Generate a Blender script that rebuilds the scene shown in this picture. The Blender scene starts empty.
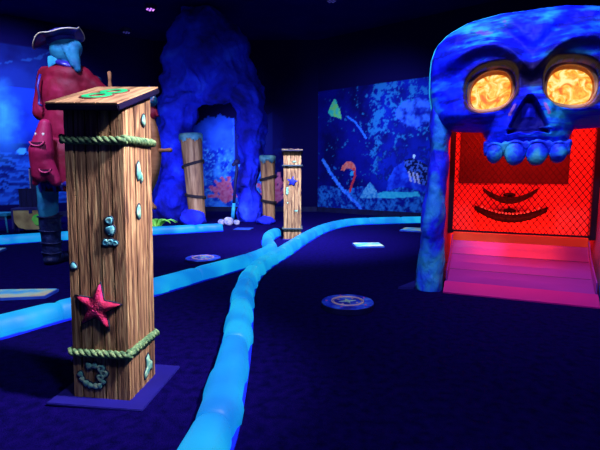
import bpy, bmesh, math, random
from mathutils import Vector, Matrix, noise
random.seed(7)
R = math.radians
PI = math.pi
COL = bpy.context.scene.collection

# ------------------------------------------------------------------ camera
FPX = 450.0
CAM_Z = 1.0
PITCH = math.atan(53 / FPX)
cam_d = bpy.data.cameras.new('camera')
cam = bpy.data.objects.new('camera', cam_d)
COL.objects.link(cam)
cam_d.sensor_width = 36.0
cam_d.lens = 36.0 * FPX / 600.0
cam_d.clip_start = 0.05
cam.location = (0, 0, CAM_Z)
cam.rotation_euler = (PI / 2 - PITCH, 0, 0)
bpy.context.scene.camera = cam

# ------------------------------------------------------------------ world, exposure
sc = bpy.context.scene
sc.view_settings.view_transform = 'Standard'
sc.view_settings.look = 'None'
sc.view_settings.gamma = 1
sc.view_settings.exposure = 0
w = bpy.data.worlds.new('world')
sc.world = w
w.use_nodes = True
w.node_tree.nodes['Background'].inputs[0].default_value = (0.05, 0.05, 0.9, 1)
w.node_tree.nodes['Background'].inputs[1].default_value = 0.22


def area(name, loc, target, size, power, color, spread=180):
    d = bpy.data.lights.new(name, 'AREA')
    d.shape = 'DISK'
    d.size = size
    d.energy = power
    d.color = color
    d.spread = R(spread)
    o = bpy.data.objects.new(name, d)
    COL.objects.link(o)
    o.location = loc
    v = Vector(target) - Vector(loc)
    o.rotation_euler = v.to_track_quat('-Z', 'Y').to_euler()
    return o


UV = (0.46, 0.50, 1.0)
area('main_light', (0.55, 0.45, 3.4), (-0.3, 2.6, 0.5), 0.35, 58, UV, 150)
area('post_light', (1.0, 1.45, 2.7), (-0.80, 2.0, 0.75), 0.25, 32, (0.60, 0.54, 0.88), 50)
area('skull_light', (0.2, 1.9, 3.9), (1.6, 3.4, 1.7), 0.5, 27, UV, 70)
area('left_light', (-2.2, 2.6, 4.0), (-2.8, 5.2, 1.1), 0.5, 62, UV, 95)
area('middle_light', (0.3, 4.6, 4.0), (-0.1, 6.6, 0.6), 0.5, 165, UV, 60)
area('arch_light', (-1.7, 6.9, 1.0), (-1.9, 9.3, 0.7), 0.9, 40, (0.22, 0.3, 1.0), 110)
area('mural_light', (1.2, 7.9, 3.2), (1.7, 10.5, 1.2), 1.0, 62, (0.3, 0.42, 1.0), 95)
area('back_light', (-1.6, 10.3, 2.2), (-1.4, 11.5, 1.3), 0.5, 26, (0.3, 0.42, 1.0), 120)
area('side_mural_light', (-5.0, 8.0, 3.9), (-6.3, 9.7, 1.2), 1.0, 110, (0.3, 0.42, 1.0), 110)


# ------------------------------------------------------------------ materials
def mat(name, cols, scale=6, rough=0.6, bump=0.0, bscale=None, emit=0.0, stretch=(1, 1, 1), detail=4,
        pos=None, spec=0.3, bdist=0.02, distort=0.0, glow_only=None):
    m = bpy.data.materials.new(name)
    m.use_nodes = True
    nt = m.node_tree
    b = nt.nodes['Principled BSDF']
    b.inputs['Roughness'].default_value = rough
    b.inputs['Specular IOR Level'].default_value = spec
    tc = nt.nodes.new('ShaderNodeTexCoord')
    mp = nt.nodes.new('ShaderNodeMapping')
    mp.inputs['Scale'].default_value = stretch
    nt.links.new(tc.outputs['Object'], mp.inputs['Vector'])
    nz = nt.nodes.new('ShaderNodeTexNoise')
    nz.inputs['Scale'].default_value = scale
    nz.inputs['Detail'].default_value = detail
    nz.inputs['Distortion'].default_value = distort
    nt.links.new(mp.outputs['Vector'], nz.inputs['Vector'])
    rp = nt.nodes.new('ShaderNodeValToRGB')
    n = len(cols)
    if pos is None:
        pos = [0.5] if n == 1 else [0.32 + 0.36 * i / (n - 1) for i in range(n)]
    el = rp.color_ramp.elements
    while len(el) < n:
        el.new(0.5)
    while len(el) > max(n, 1):
        el.remove(el[-1])
    for i in range(n):
        el[i].position = pos[i]
        el[i].color = (*cols[i], 1)
    nt.links.new(nz.outputs['Fac'], rp.inputs['Fac'])
    nt.links.new(rp.outputs['Color'], b.inputs['Base Color'])
    if emit:
        if glow_only:
            nt.links.remove(b.inputs['Base Color'].links[0])
            b.inputs['Base Color'].default_value = glow_only
        nt.links.new(rp.outputs['Color'], b.inputs['Emission Color'])
        b.inputs['Emission Strength'].default_value = emit
    if bump:
        n2 = nt.nodes.new('ShaderNodeTexNoise')
        n2.inputs['Scale'].default_value = bscale or scale * 3
        n2.inputs['Detail'].default_value = 5
        nt.links.new(mp.outputs['Vector'], n2.inputs['Vector'])
        bp = nt.nodes.new('ShaderNodeBump')
        bp.inputs['Strength'].default_value = bump
        bp.inputs['Distance'].default_value = bdist
        nt.links.new(n2.outputs['Fac'], bp.inputs['Height'])
        nt.links.new(bp.outputs['Normal'], b.inputs['Normal'])
    return m


def mat_attr(name, rough=0.7, bump=0.0, bscale=30, spec=0.2):
    m = bpy.data.materials.new(name)
    m.use_nodes = True
    nt = m.node_tree
    b = nt.nodes['Principled BSDF']
    b.inputs['Roughness'].default_value = rough
    b.inputs['Specular IOR Level'].default_value = spec
    a = nt.nodes.new('ShaderNodeAttribute')
    a.attribute_name = 'Col'
    nt.links.new(a.outputs['Color'], b.inputs['Base Color'])
    if bump:
        tc = nt.nodes.new('ShaderNodeTexCoord')
        n2 = nt.nodes.new('ShaderNodeTexNoise')
        n2.inputs['Scale'].default_value = bscale
        n2.inputs['Detail'].default_value = 6
        nt.links.new(tc.outputs['Object'], n2.inputs['Vector'])
        bp = nt.nodes.new('ShaderNodeBump')
        bp.inputs['Strength'].default_value = bump
        bp.inputs['Distance'].default_value = 0.02
        nt.links.new(n2.outputs['Fac'], bp.inputs['Height'])
        nt.links.new(bp.outputs['Normal'], b.inputs['Normal'])
    return m


MT = {
    'carpet': mat('carpet', [(.0016, .0008, .028), (.0032, .0012, .050), (.0055, .0016, .066)], 22, .95, .5, 140, spec=0.02, detail=8),
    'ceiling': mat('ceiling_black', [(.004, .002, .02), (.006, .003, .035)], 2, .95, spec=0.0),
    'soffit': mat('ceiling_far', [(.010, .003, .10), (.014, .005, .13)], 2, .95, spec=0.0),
    'dark': mat('dark_plastic', [(.004, .004, .03), (.01, .01, .06)], 8, .6),
    'black': mat('black_metal', [(.004, .003, .012), (.008, .004, .02)], 8, .5),
    'wood': mat('weathered_plank', [(.10, .045, .016), (.23, .115, .036), (.38, .215, .068), (.56, .40, .13)], 6.0, .8, .9, 14,
                stretch=(9, 9, .7), detail=12, pos=[.34, .46, .56, .72], distort=1.1, bdist=.008),
    'wood_lid': mat('lid_plank', [(.18, .085, .03), (.42, .24, .085), (.58, .38, .13)], 4.0, .7, .4, 14, stretch=(7, .8, 7), detail=8,
                    pos=[.33, .5, .68], distort=.5, bdist=.004),
    'seam': mat('seam', [(.012, .008, .006), (.03, .018, .012)], 10, .9),
    'rope': mat('rope_green', [(.03, .09, .03), (.12, .24, .07), (.30, .42, .12)], 60, .8, .4, 200, bdist=.002),
    'rope_dark': mat('rope_dark', [(.02, .03, .03), (.05, .08, .06)], 60, .8),
    'edge': mat('painted_outline', [(.01, .02, .03), (.015, .03, .04)], 30, .8),
    'barnacle': mat('barnacle', [(.04, .26, .17), (.18, .45, .22), (.50, .65, .26)], 45, .7, .5, 90, bdist=.003),
    'barnacle_blue': mat('barnacle_blue', [(.03, .22, .24), (.12, .50, .40), (.35, .75, .45)], 45, .7, .5, 90, bdist=.003),
    'starfish': mat('starfish_red', [(.16, .006, .03), (.50, .015, .05), (.66, .03, .14)], 28, .7, 1, 150, bdist=.006, pos=[.35, .52, .68]),
    'starfish_rim': mat('starfish_rim', [(.05, .004, .03), (.08, .006, .05)], 30, .8),
    'green8': mat('number_green', [(.008, .42, .10), (.015, .58, .14)], 25, .6),
    'brown8': mat('number_outline', [(.13, .035, .015), (.2, .06, .03)], 25, .7),
    'base': mat('base_plate', [(.005, .003, .10), (.008, .005, .15)], 4, .7),
    'star_blue': mat('star_blue', [(.004, .01, .35), (.01, .02, .6)], 20, .7),
    'coat': mat('coat_red', [(.13, .002, .010), (.26, .004, .020), (.42, .012, .06)], 3.5, .6, .25, 16),
    'pink': mat('pink_skin', [(.36, .010, .05), (.58, .02, .10)], 5, .5, .15, 30),
    'lip_pink': mat('lip_pink', [(.9, .07, .16), (.95, .10, .22)], 9, .5),
    'mouth': mat('mouth_dark', [(.05, .004, .02), (.08, .006, .03)], 20, .7),
    'white': mat('pale_white', [(.8, .75, .55), (.9, .85, .6)], 20, .5),
    'cyan_cloth': mat('cyan_cloth', [(.01, .10, .22), (.015, .22, .34), (.03, .33, .42)], 7, .7, .5, 12),
    'navy': mat('navy_leather', [(.008, .006, .09), (.02, .015, .22), (.04, .03, .35)], 7, .35, .3, 20, spec=.6),
    'boot': mat('boot_dark', [(.003, .006, .035), (.008, .014, .07), (.02, .04, .11)], 14, .5, .6, 30),
    'trim_gold': mat('pale_trim', [(.75, .65, .35), (.9, .8, .45)], 20, .6),
    'wheel': mat('wheel_wood', [(.36, .13, .035), (.54, .22, .07), (.64, .30, .10)], 5, .6, .2, 20, stretch=(1, 1, 3)),
    'rock': mat('cave_rock', [(.002, .003, .12), (.006, .012, .42), (.010, .03, .66), (.03, .10, .85)], 1.8, .85, .9, 4.0, detail=8,
                pos=[.34, .47, .6, .74], bdist=.10, distort=.6),
    'piling': mat('piling_wood', [(.12, .05, .018), (.34, .16, .045), (.50, .27, .085)], 3.5, .8, .5, 14, stretch=(5, 5, .6), detail=7),
    'piling_cap': mat('piling_cap', [(.10, .42, .42), (.35, .70, .50)], 9, .8, .5, 30),
    'grass': mat('lime_leaf', [(.16, .70, .05), (.50, 1.0, .08)], 8, .7),
    'chest_tan': mat('chest_tan', [(.30, .20, .07), (.55, .42, .14), (.70, .60, .20)], 5, .6),
    'chest_dark': mat('chest_dark', [(.006, .008, .05), (.012, .015, .10)], 6, .7, stretch=(6, 1, 1)),
    'glow_green': mat('fluorescent_green', [(.08, .95, .08), (.35, 1.0, .12)], 12, .6),
    'skeleton': mat('pale_rock', [(.10, .14, .35), (.40, .36, .40), (.60, .50, .40)], 14, .8, .5, 30),
    'teal': mat('teal_paint', [(.01, .22, .38), (.03, .42, .5)], 12, .6),
    'pillar': mat('skull_pillar', [(.004, .01, .42), (.006, .02, .85), (.02, .30, .62), (.08, .50, .42)], 3.2, .65, .9, 12, detail=8,
                  pos=[.34, .47, .58, .72], bdist=.04, distort=.8, stretch=(1, 1, .6)),
    'tooth': mat('tooth', [(.004, .012, .55), (.008, .06, .80), (.03, .38, .62), (.10, .52, .35)], 9, .6, .5, 20, detail=7, pos=[.36, .46, .58, .74]),
    'socket': mat('socket_lining', [(.60, .26, .10), (.85, .42, .16)], 6, .7, .4, 15),
    'skull_edge': mat('skull_edge', [(.03, .62, .75), (.06, .88, .72)], 3, .5),
    'red_panel': mat('red_panel', [(.80, .12, .08), (.90, .15, .10)], 3, .6),
    'top_lip': mat('top_lip', [(.95, .10, .02), (1.0, .14, .03)], 3, .5),
    'red_board': mat('red_board', [(.075, .01, .01), (.095, .014, .014)], 3, .7),
    'booth_side': mat('booth_side', [(.25, .08, .20), (.32, .10, .26)], 4, .6),
    'ramp': mat('ramp_white', [(.15, .018, .20), (.20, .026, .26)], 2, .3, stretch=(.6, 4, 1), spec=.6),
    'lip': mat('ramp_lip', [(.36, .006, .16), (.42, .009, .19)], 2, .4),
    'shelf': mat('shelf_dark', [(.006, .002, .003), (.010, .003, .004)], 9, .6),
    'pearl': mat('pearl', [(.9, .8, .7), (.9, .8, .7)], 9, .5),
    'net': mat('net_red', [(.03, .004, .006), (.05, .006, .008)], 9, .6),
    'disc_side': mat('disc_side', [(.004, .003, .05), (.006, .004, .08)], 9, .6),
    'disc_top': mat('disc_top', [(.004, .01, .28), (.01, .05, .62), (.08, .25, .75)], 12, .5, detail=6, pos=[.40, .52, .70]),
    'disc_ring': mat('disc_ring', [(.55, .35, .38), (.75, .5, .35)], 15, .5),
    'disc_star': mat('disc_star', [(.20, .55, .45), (.60, .75, .30)], 15, .5),
    'disc_dot': mat('disc_dot', [(.7, .08, .30), (.8, .12, .35)], 15, .5),
    'plate': mat('plate_paint', [(.02, .30, .60), (.12, .55, .55), (.50, .66, .32), (.55, .50, .22)], 5, .5, detail=5, pos=[.34, .46, .57, .72]),
    'plate_dark': mat('plate_blue', [(.01, .03, .35), (.02, .10, .45)], 6, .6),
    'leather': mat('hinge', [(.02, .02, .12), (.03, .03, .18)], 6, .6),
    'flange': mat('curb_flange', [(.005, .015, .75), (.008, .03, .9)], 6, .5),
    'coral': mat('coral_pink', [(.8, .10, .22), (.9, .2, .3)], 8, .7),
}
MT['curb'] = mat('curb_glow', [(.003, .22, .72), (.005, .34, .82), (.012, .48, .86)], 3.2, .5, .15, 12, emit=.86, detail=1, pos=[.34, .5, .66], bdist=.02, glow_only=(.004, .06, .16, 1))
MT['eye'] = mat('eye_glow', [(.80, .16, .02), (1.0, .34, .03), (1.0, .58, .07), (1.0, .86, .35)], 11, .5, emit=1.1, detail=7,
                pos=[.34, .42, .50, .62], distort=2.2, glow_only=(.15, .06, .02, 1))
MT['led'] = mat('led_violet', [(.5, .15, 1.0), (.8, .3, 1.0)], 30, .5, emit=1.4)
MT['led_dim'] = mat('led_dim', [(.05, .04, .30), (.08, .08, .45)], 30, .5, emit=.35)


# ------------------------------------------------------------------ object helpers
def link(name, me, m, parent=None, smooth=False):
    o = bpy.data.objects.new(name, me)
    COL.objects.link(o)
    if m is not None and not me.materials:
        me.materials.append(MT[m] if isinstance(m, str) else m)
    if parent:
        o.parent = parent
    if smooth:
        for p in me.polygons:
            p.use_smooth = True
    return o


def fromdata(name, vs, fs, m, parent=None, smooth=False):
    me = bpy.data.meshes.new(name)
    me.from_pydata([tuple(v) for v in vs], [], fs)
    me.update()
    return link(name, me, m, parent, smooth)


def frombm(name, bm, m, parent=None, smooth=False, bevel=0):
    if bevel:
        bmesh.ops.bevel(bm, geom=bm.edges[:] , offset=bevel, segments=2, affect='EDGES', clamp_overlap=True)
    bmesh.ops.recalc_face_normals(bm, faces=bm.faces[:])
    me = bpy.data.meshes.new(name)
    bm.to_mesh(me)
    bm.free()
    return link(name, me, m, parent, smooth)


def tag(o, label=None, cat=None, group=None, kind=None):
    if label: o['label'] = label
    if cat: o['category'] = cat
    if group: o['group'] = group
    if kind: o['kind'] = kind
    return o


def empty(name, loc, rz=0, label=None, cat=None, group=None):
    o = bpy.data.objects.new(name, None)
    o.empty_display_size = .05
    COL.objects.link(o)
    o.location = loc
    o.rotation_euler = (0, 0, rz)
    return tag(o, label, cat, group)


def struct(name, vs, fs, m):
    return tag(fromdata(name, vs, fs, m), kind='structure')


def add_box(bm, c, s, rot=None):
    mtx = Matrix.Translation(c) @ (rot.to_4x4() if rot is not None else Matrix.Identity(4)) @ Matrix.Diagonal((*s, 1))
    return bmesh.ops.create_cube(bm, size=1, matrix=mtx)['verts']


def box(name, c, s, m, parent=None, bevel=0, rot=None):
    bm = bmesh.new()
    add_box(bm, c, s, rot)
    return frombm(name, bm, m, parent, bevel=bevel)


def add_ell(bm, c, r, rot=None, seg=20, ring=12):
    if not hasattr(r, '__len__'): r = (r, r, r)
    mtx = Matrix.Translation(c) @ (rot.to_4x4() if rot is not None else Matrix.Identity(4)) @ Matrix.Diagonal((*r, 1))
    bmesh.ops.create_uvsphere(bm, u_segments=seg, v_segments=ring, radius=1, matrix=mtx)


def frame_for(d):
    d = d.normalized()
    a = Vector((0, 0, 1)) if abs(d.z) < .9 else Vector((1, 0, 0))
    u = d.cross(a).normalized()
    return u, d.cross(u).normalized()


def add_tube(bm, pts, rad, n=10, closed=False, caps=True):
    pts = [Vector(p) for p in pts]
    if not hasattr(rad, '__len__'): rad = [rad] * len(pts)
    rings = []
    u = None
    N = len(pts)
    for i, p in enumerate(pts):
        if closed:
            d = (pts[(i + 1) % N] - pts[i - 1]).normalized()
        else:
            d = (pts[min(i + 1, N - 1)] - pts[max(i - 1, 0)]).normalized()
        if u is None:
            u, v = frame_for(d)
        else:
            u = (u - d * u.dot(d)).normalized()
            v = d.cross(u)
        rings.append([bm.verts.new(p + (u * math.cos(2 * PI * k / n) + v * math.sin(2 * PI * k / n)) * rad[i]) for k in range(n)])
    M = N if closed else N - 1
    for i in range(M):
        a, b = rings[i], rings[(i + 1) % N]
        for k in range(n):
            bm.faces.new((a[k], a[(k + 1) % n], b[(k + 1) % n], b[k]))
    if caps and not closed:
        bm.faces.new(rings[0][::-1])
        bm.faces.new(rings[-1])


def add_cap(bm, p0, p1, r0, r1, n=14):
    """rounded tapered limb for blobs"""
    p0 = Vector(p0); p1 = Vector(p1)
    add_tube(bm, [p0.lerp(p1, t) for t in (0, .33, .66, 1)], [r0 + (r1 - r0) * t for t in (0, .33, .66, 1)], n)
    add_ell(bm, p0, r0, seg=14, ring=10)
    add_ell(bm, p1, r1, seg=14, ring=10)


def prism(name, poly, y0, y1, m, parent=None, axis='y', bevel=0):
    """poly in (x, z) extruded along y, or in (x, y) extruded along z"""
    bm = bmesh.new()
    def P(a, b, t): return (a, t, b) if axis == 'y' else (a, b, t) if axis == 'z' else (t, a, b)
    A = [bm.verts.new(P(a, b, y0)) for a, b in poly]
    B = [bm.verts.new(P(a, b, y1)) for a, b in poly]
    n = len(poly)
    bm.faces.new(A)
    bm.faces.new(B[::-1])
    for i in range(n):
        bm.faces.new((A[i], B[i], B[(i + 1) % n], A[(i + 1) % n]))
    return frombm(name, bm, m, parent, bevel=bevel)


def blob(name, bm, voxel, m, parent=None, smooth_it=4, disp=0.0, dscale=1.0, facet=0.0, fscale=1.0, z_floor=None):
    """fuse overlapping rounded volumes into one continuous skin, then roughen it"""
    me = bpy.data.meshes.new(name)
    bm.to_mesh(me)
    bm.free()
    tmp = bpy.data.objects.new(name + '_tmp', me)
    COL.objects.link(tmp)
    md = tmp.modifiers.new('r', 'REMESH')
    md.mode = 'VOXEL'
    md.voxel_size = voxel
    if smooth_it:
        ms = tmp.modifiers.new('s', 'SMOOTH')
        ms.factor = .5
        ms.iterations = smooth_it
    dg = bpy.context.evaluated_depsgraph_get()
    dg.update()
    out = bpy.data.meshes.new_from_object(tmp.evaluated_get(dg))
    bpy.data.objects.remove(tmp)
    out.name = name
    if disp or facet:
        nrm = [v.normal.copy() for v in out.vertices]
        for v, n in zip(out.vertices, nrm):
            d = 0
            if disp:
                d += disp * noise.fractal(v.co * dscale, .9, 2.1, 5)
            if facet:
                q = Vector((v.co.x * fscale, v.co.y * fscale, v.co.z * fscale * .62))
                q += Vector((noise.noise(q * 1.7), noise.noise(q * 1.7 + Vector((9, 0, 0))), noise.noise(q * 1.7 + Vector((0, 9, 0))))) * .45
                d += facet * (noise.ridged_multi_fractal(q, .9, 2.2, 5, 1.0, 2.0) * .45 - .62)
            v.co += n * d
    if z_floor is not None:
        for v in out.vertices:
            if v.co.z < z_floor: v.co.z = z_floor
    out.materials.clear()
    return link(name, out, m, parent, True)


def star_poly(cx, cz, ro, ri, n=5, rot=90):
    out = []
    for k in range(2 * n):
        r = ro if k % 2 == 0 else ri
        a = R(rot + 180 / n * k)
        out.append((cx + r * math.cos(a), cz + r * math.sin(a)))
    return out


def sstep(a, b, x):
    t = max(0, min(1, (x - a) / (b - a)))
    return t * t * (3 - 2 * t)


# sight lines of the viewpoint, used to take measurements off the photograph
def ray(px, py):
    u = (px - 300) / FPX; v = (225 - py) / FPX
    return Vector((u, math.cos(PITCH) + v * math.sin(PITCH), -math.sin(PITCH) + v * math.cos(PITCH)))


def on_wall(px, py, A, B):
    """(distance along wall A-B, height) of the point of the wall seen at px, py"""
    d = ray(px, py)
    A = Vector((*A, 0)); B = Vector((*B, 0))
    t = (B - A).normalized(); n = Vector((-t.y, t.x, 0))
    k = A.dot(n) / d.dot(n)
    P = d * k
    return ((P - A).dot(t), CAM_Z + P.z)


# ------------------------------------------------------------------ setting
CEIL = 4.2
struct('floor', [(-9.5, -2.5, 0), (6, -2.5, 0), (6, 13, 0), (-9.5, 13, 0), (-9.5, -2.5, -.1), (6, -2.5, -.1), (6, 13, -.1), (-9.5, 13, -.1)],
       [(0, 1, 2, 3), (7, 6, 5, 4), (0, 4, 5, 1), (1, 5, 6, 2), (2, 6, 7, 3), (3, 7, 4, 0)], 'carpet')
cv = []
for z in (CEIL, CEIL + .1):
    cv += [(-9.5, -2.5, z), (6, -2.5, z), (6, 13, z), (-9.5, 13, z)]
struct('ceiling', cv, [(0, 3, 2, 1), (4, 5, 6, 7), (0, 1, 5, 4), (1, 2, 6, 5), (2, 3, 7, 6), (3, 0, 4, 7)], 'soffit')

W1 = ((-9.2, 7.2), (-3.6, 11.5))
W2 = ((-3.6, 11.5), (0.45, 11.43))
W3 = ((0.45, 11.43), (5.6, 7.375))


def lerp3(a, b, t):
    t = max(0, min(1, t))
    return tuple(a[i] + (b[i] - a[i]) * t for i in range(3))


def fb(s, z, sc_, seed=0.0, octv=5):
    return noise.fractal(Vector((s * sc_ + seed, z * sc_ * 1.0, seed * 1.7)), .8, 2.1, octv)


def inpoly(x, y, P):
    c = False
    j = len(P) - 1
    for i in range(len(P)):
        xi, yi = P[i]; xj, yj = P[j]
        if (yi > y) != (yj > y) and x < (xj - xi) * (y - yi) / (yj - yi + 1e-12) + xi:
            c = not c
        j = i
    return c


def segd(x, y, P):
    best = 9
    for (ax, ay), (bx, by) in zip(P, P[1:]):
        dx, dy = bx - ax, by - ay
        t = max(0, min(1, ((x - ax) * dx + (y - ay) * dy) / (dx * dx + dy * dy + 1e-9)))
        best = min(best, math.hypot(x - ax - t * dx, y - ay - t * dy))
    return best


def painted_wall(name, W, paint, step=.035, srange=None):
    A = Vector((*W[0], 0)); B = Vector((*W[1], 0))
    L = (B - A).length
    t = (B - A).normalized()
    s0, s1 = srange or (0, L)
    ss = [0.0] if s0 > 0 else []
    n = int((s1 - s0) / step)
    ss += [s0 + (s1 - s0) * i / n for i in range(n + 1)]
    if s1 < L: ss.append(L)
    nz = int(CEIL / step)
    zs = [CEIL * i / nz for i in range(nz + 1)]
    vs = [tuple(A + t * s + Vector((0, 0, z))) for z in zs for s in ss]
    m = len(ss)
    fs = [(j * m + i, j * m + i + 1, (j + 1) * m + i + 1, (j + 1) * m + i) for j in range(nz) for i in range(m - 1)]
    o = fromdata(name, vs, fs, mat_attr(name + '_mural', .85, spec=.05))
    ca = o.data.color_attributes.new('Col', 'FLOAT_COLOR', 'POINT')
    k = 0
    for z in zs:
        for s in ss:
            c = paint(s, z)
            ca.data[k].color = (*c, 1)
            k += 1
    return tag(o, kind='structure')


DARKW = (.004, .002, .045)


def w3(pts):
    return [on_wall(x, y, *W3) for x, y in pts]


butterfly = w3([(328, 112), (331, 105), (334, 99), (336, 100), (338, 106), (340, 110), (341, 115), (341, 119), (336, 117), (331, 116)])
flam_body = w3([(341, 170), (342, 166), (346, 162), (350, 161), (354, 164), (356, 168), (355, 171), (351, 169), (347, 168), (344, 171)])
flam_leg = w3([(354, 169), (355, 176), (352, 184), (350, 191)])
flam_wing = w3([(350, 172), (354, 171), (353, 176), (350, 176)])
branch = w3([(323, 160), (330, 172), (338, 184), (349, 196), (358, 205), (364, 214)])
branch2 = w3([(348, 117), (355, 122), (361, 130), (366, 138)])
tent = w3([(360, 198), (363, 191), (370, 182), (376, 190), (380, 198)])
cave = w3([(386, 196), (388, 180), (394, 168), (403, 162), (414, 160), (424, 160), (428, 190), (424, 195), (410, 196)])
ledge = w3([(376, 195), (382, 192), (418, 192), (420, 196), (400, 198), (378, 198)])
skel = w3([(404, 160), (412, 158), (424, 163), (432, 170), (434, 188), (420, 184), (410, 176), (405, 168)])
ribs_ = [w3([(409 + 4 * k, 172 + k), (411 + 4 * k, 181 + k)]) for k in range(3)]
cloud = w3([(396, 112), (404, 102), (418, 98), (432, 100), (432, 126), (424, 124), (412, 130), (400, 124)])
S_edge = [on_wall(318, 200, *W3)[0], on_wall(372, 150, *W3)[0]]
wd = on_wall(414, 156, *W3)


def paint3(s, z):
    top = 2.98
    if z > top or z < .05:
        return DARKW
    n1 = fb(s, z, 1.3, 3.1); n2 = fb(s, z, 6.0, 8.7, 4); n3 = fb(s, z, 16.0, 1.7, 3)
    right = sstep(S_edge[1] - .25, S_edge[1] + .35, s + n2 * .15)
    c = lerp3((.003, .003, .07), (.004, .006, .20), .5 + n1)
    c = lerp3(c, (.005, .02, .36), right * max(0, min(1, .45 + .6 * n1)))
    f = n2 * .8 + n3 * .7
    # leaves: dense upper right, thinning downward, with a hanging strand at the join
    dens = right * sstep(1.3, 2.4, z) * .55 + math.exp(-((s - S_edge[1] - .12) / .16) ** 2) * sstep(.7, 1.2, z) * .60
    k = sstep(.80 - dens, 1.15 - dens, f + .25)
    c = lerp3(c, (.02, .22, .46), k * .75)
    if n2 > .1 and z > .75 and z < 1.55 and right > .8:
        c = lerp3(c, (.004, .005, .10), .6)
    if S_edge[0] - .1 < s and f > .85 and z < 1.5:
        c = lerp3(c, (.01, .10, .45), .6)
    if inpoly(s + n2 * .08, z + n3 * .08, cloud):
        c = lerp3(c, (.04, .15, .72), max(0, min(1, .6 + n2)))
    if inpoly(s, z, cave):
        c = lerp3((.006, .015, .35), (.02, .10, .75), .5 + n2)
    if inpoly(s, z, skel):
        c = (.004, .006, .05) if n3 < .12 else (.05, .12, .45)
    for r in ribs_:
        if segd(s, z, r) < .022:
            c = (.45, .45, .6)
    if math.hypot(s - wd[0], (z - wd[1]) * .7) < .03:
        c = (.6, .8, .8)
    # waterline and pebbles
    if s > S_edge[0] - .1 and z < .62 + .05 * math.sin(s * 6):
        k = n2 + n3 * .8
        c = lerp3((.004, .01, .20), (.02, .20, .55), max(0, .3 + k * 1.2))
    if inpoly(s, z, ledge):
        c = lerp3((.02, .45, .55), (.06, .62, .60), .5 + n3)
    if inpoly(s, z, tent):
        c = lerp3((.02, .25, .5), (.15, .5, .6), .5 + n3 * 1.5)
    if segd(s, z, branch) < .045 + n3 * .02:
        c = lerp3((.02, .16, .8), (.08, .35, .95), .5 + n3)
    if segd(s, z, branch2) < .022:
        c = (.03, .2, .8)
    if inpoly(s, z, butterfly):
        c = lerp3((.04, .75, .45), (.25, .9, .16), max(0, min(1, .5 + n2 * 1.5)))
    if inpoly(s, z, flam_body):
        c = lerp3((.85, .09, .06), (.95, .25, .15), .5 + n3)
    if segd(s, z, flam_leg) < .028:
        c = (.75, .04, .05)
    if inpoly(s, z, flam_wing):
        c = (.03, .4, .6)
    return c


def w2(pts):
    return [on_wall(x, y, *W2) for x, y in pts]


w2lim = on_wall(283, 180, *W2)[0]
coral_c = on_wall(226, 186, *W2)
coral_b = on_wall(276, 186, *W2)
CORALS = []
for (cs_, cz_), L0 in ((coral_c, .42), (coral_b, .5)):
    arms = []
    for q in range(7):
        a = R(25 + 22 * q)
        p0 = (cs_, cz_ - .40); p1 = (cs_ + .6 * L0 * math.cos(a), cz_ - .40 + L0 * math.sin(a))
        p2 = (p1[0] + .5 * L0 * math.cos(a + .5), p1[1] + .5 * L0 * math.sin(a + .5))
        p3 = (p1[0] + .45 * L0 * math.cos(a - .6), p1[1] + .45 * L0 * math.sin(a - .6))
        arms += [[p0, p1], [p1, p2], [p1, p3]]
    CORALS.append(arms)
opentop = on_wall(215, 118, *W2)[1]
jag0 = on_wall(233, 150, *W2)[0]


def paint2(s, z):
    n1 = fb(s, z, 1.3, 5.1); n2 = fb(s, z, 5.0, 2.7, 4); n3 = fb(s, z, 14.0, 4.7, 3)
    if s > w2lim + .12 * n2 or z > opentop + .12 * n2 + .1 * math.sin(s * 5) or z < .1:
        return DARKW
    c = lerp3((.01, .05, .50), (.03, .13, .80), .5 + n1)
    reef = sstep(1.75, 1.35, z + n2 * .35)          # rocks and reef
    cr = lerp3((.006, .03, .40), (.05, .30, .85), .35 + n2 * 1.3)
    cr = lerp3(cr, (.1, .45, .75), sstep(.15, .5, n3) * .7)
    c = lerp3(c, cr, reef)
    if s > jag0 + .85:
        c = lerp3((.004, .003, .06), (.01, .03, .25), max(0, n2) * sstep(1.9, 1.2, z))
    for arms in CORALS:
        if min(segd(s + n3 * .03, z + n2 * .03, a_) for a_ in arms) < .042:
            c = lerp3((.70, .07, .16), (.8, .22, .30), max(0, min(1, .5 + n3)))
    if s > jag0 + .06 * n2 and s < jag0 + 1.0 and z > 1.2:
        c = (.006, .008, .10) if abs(s - jag0) > .05 else (.03, .12, .9)
    return c


def w1(pts):
    return [on_wall(x, y, *W1) for x, y in pts]


w1a = w1([(4, 120)])[0]
w1top = 3.62
vine = w1([(0, 63), (14, 62), (26, 60), (38, 58), (50, 52)])
vine2 = w1([(15, 40), (17, 50), (18, 60), (16, 75)])
fish_ = w1([(22, 151)])[0]
land = w1([(0, 178), (12, 175), (24, 178), (40, 174)])


w1end = w1([(66, 80)])[0][0]


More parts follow.
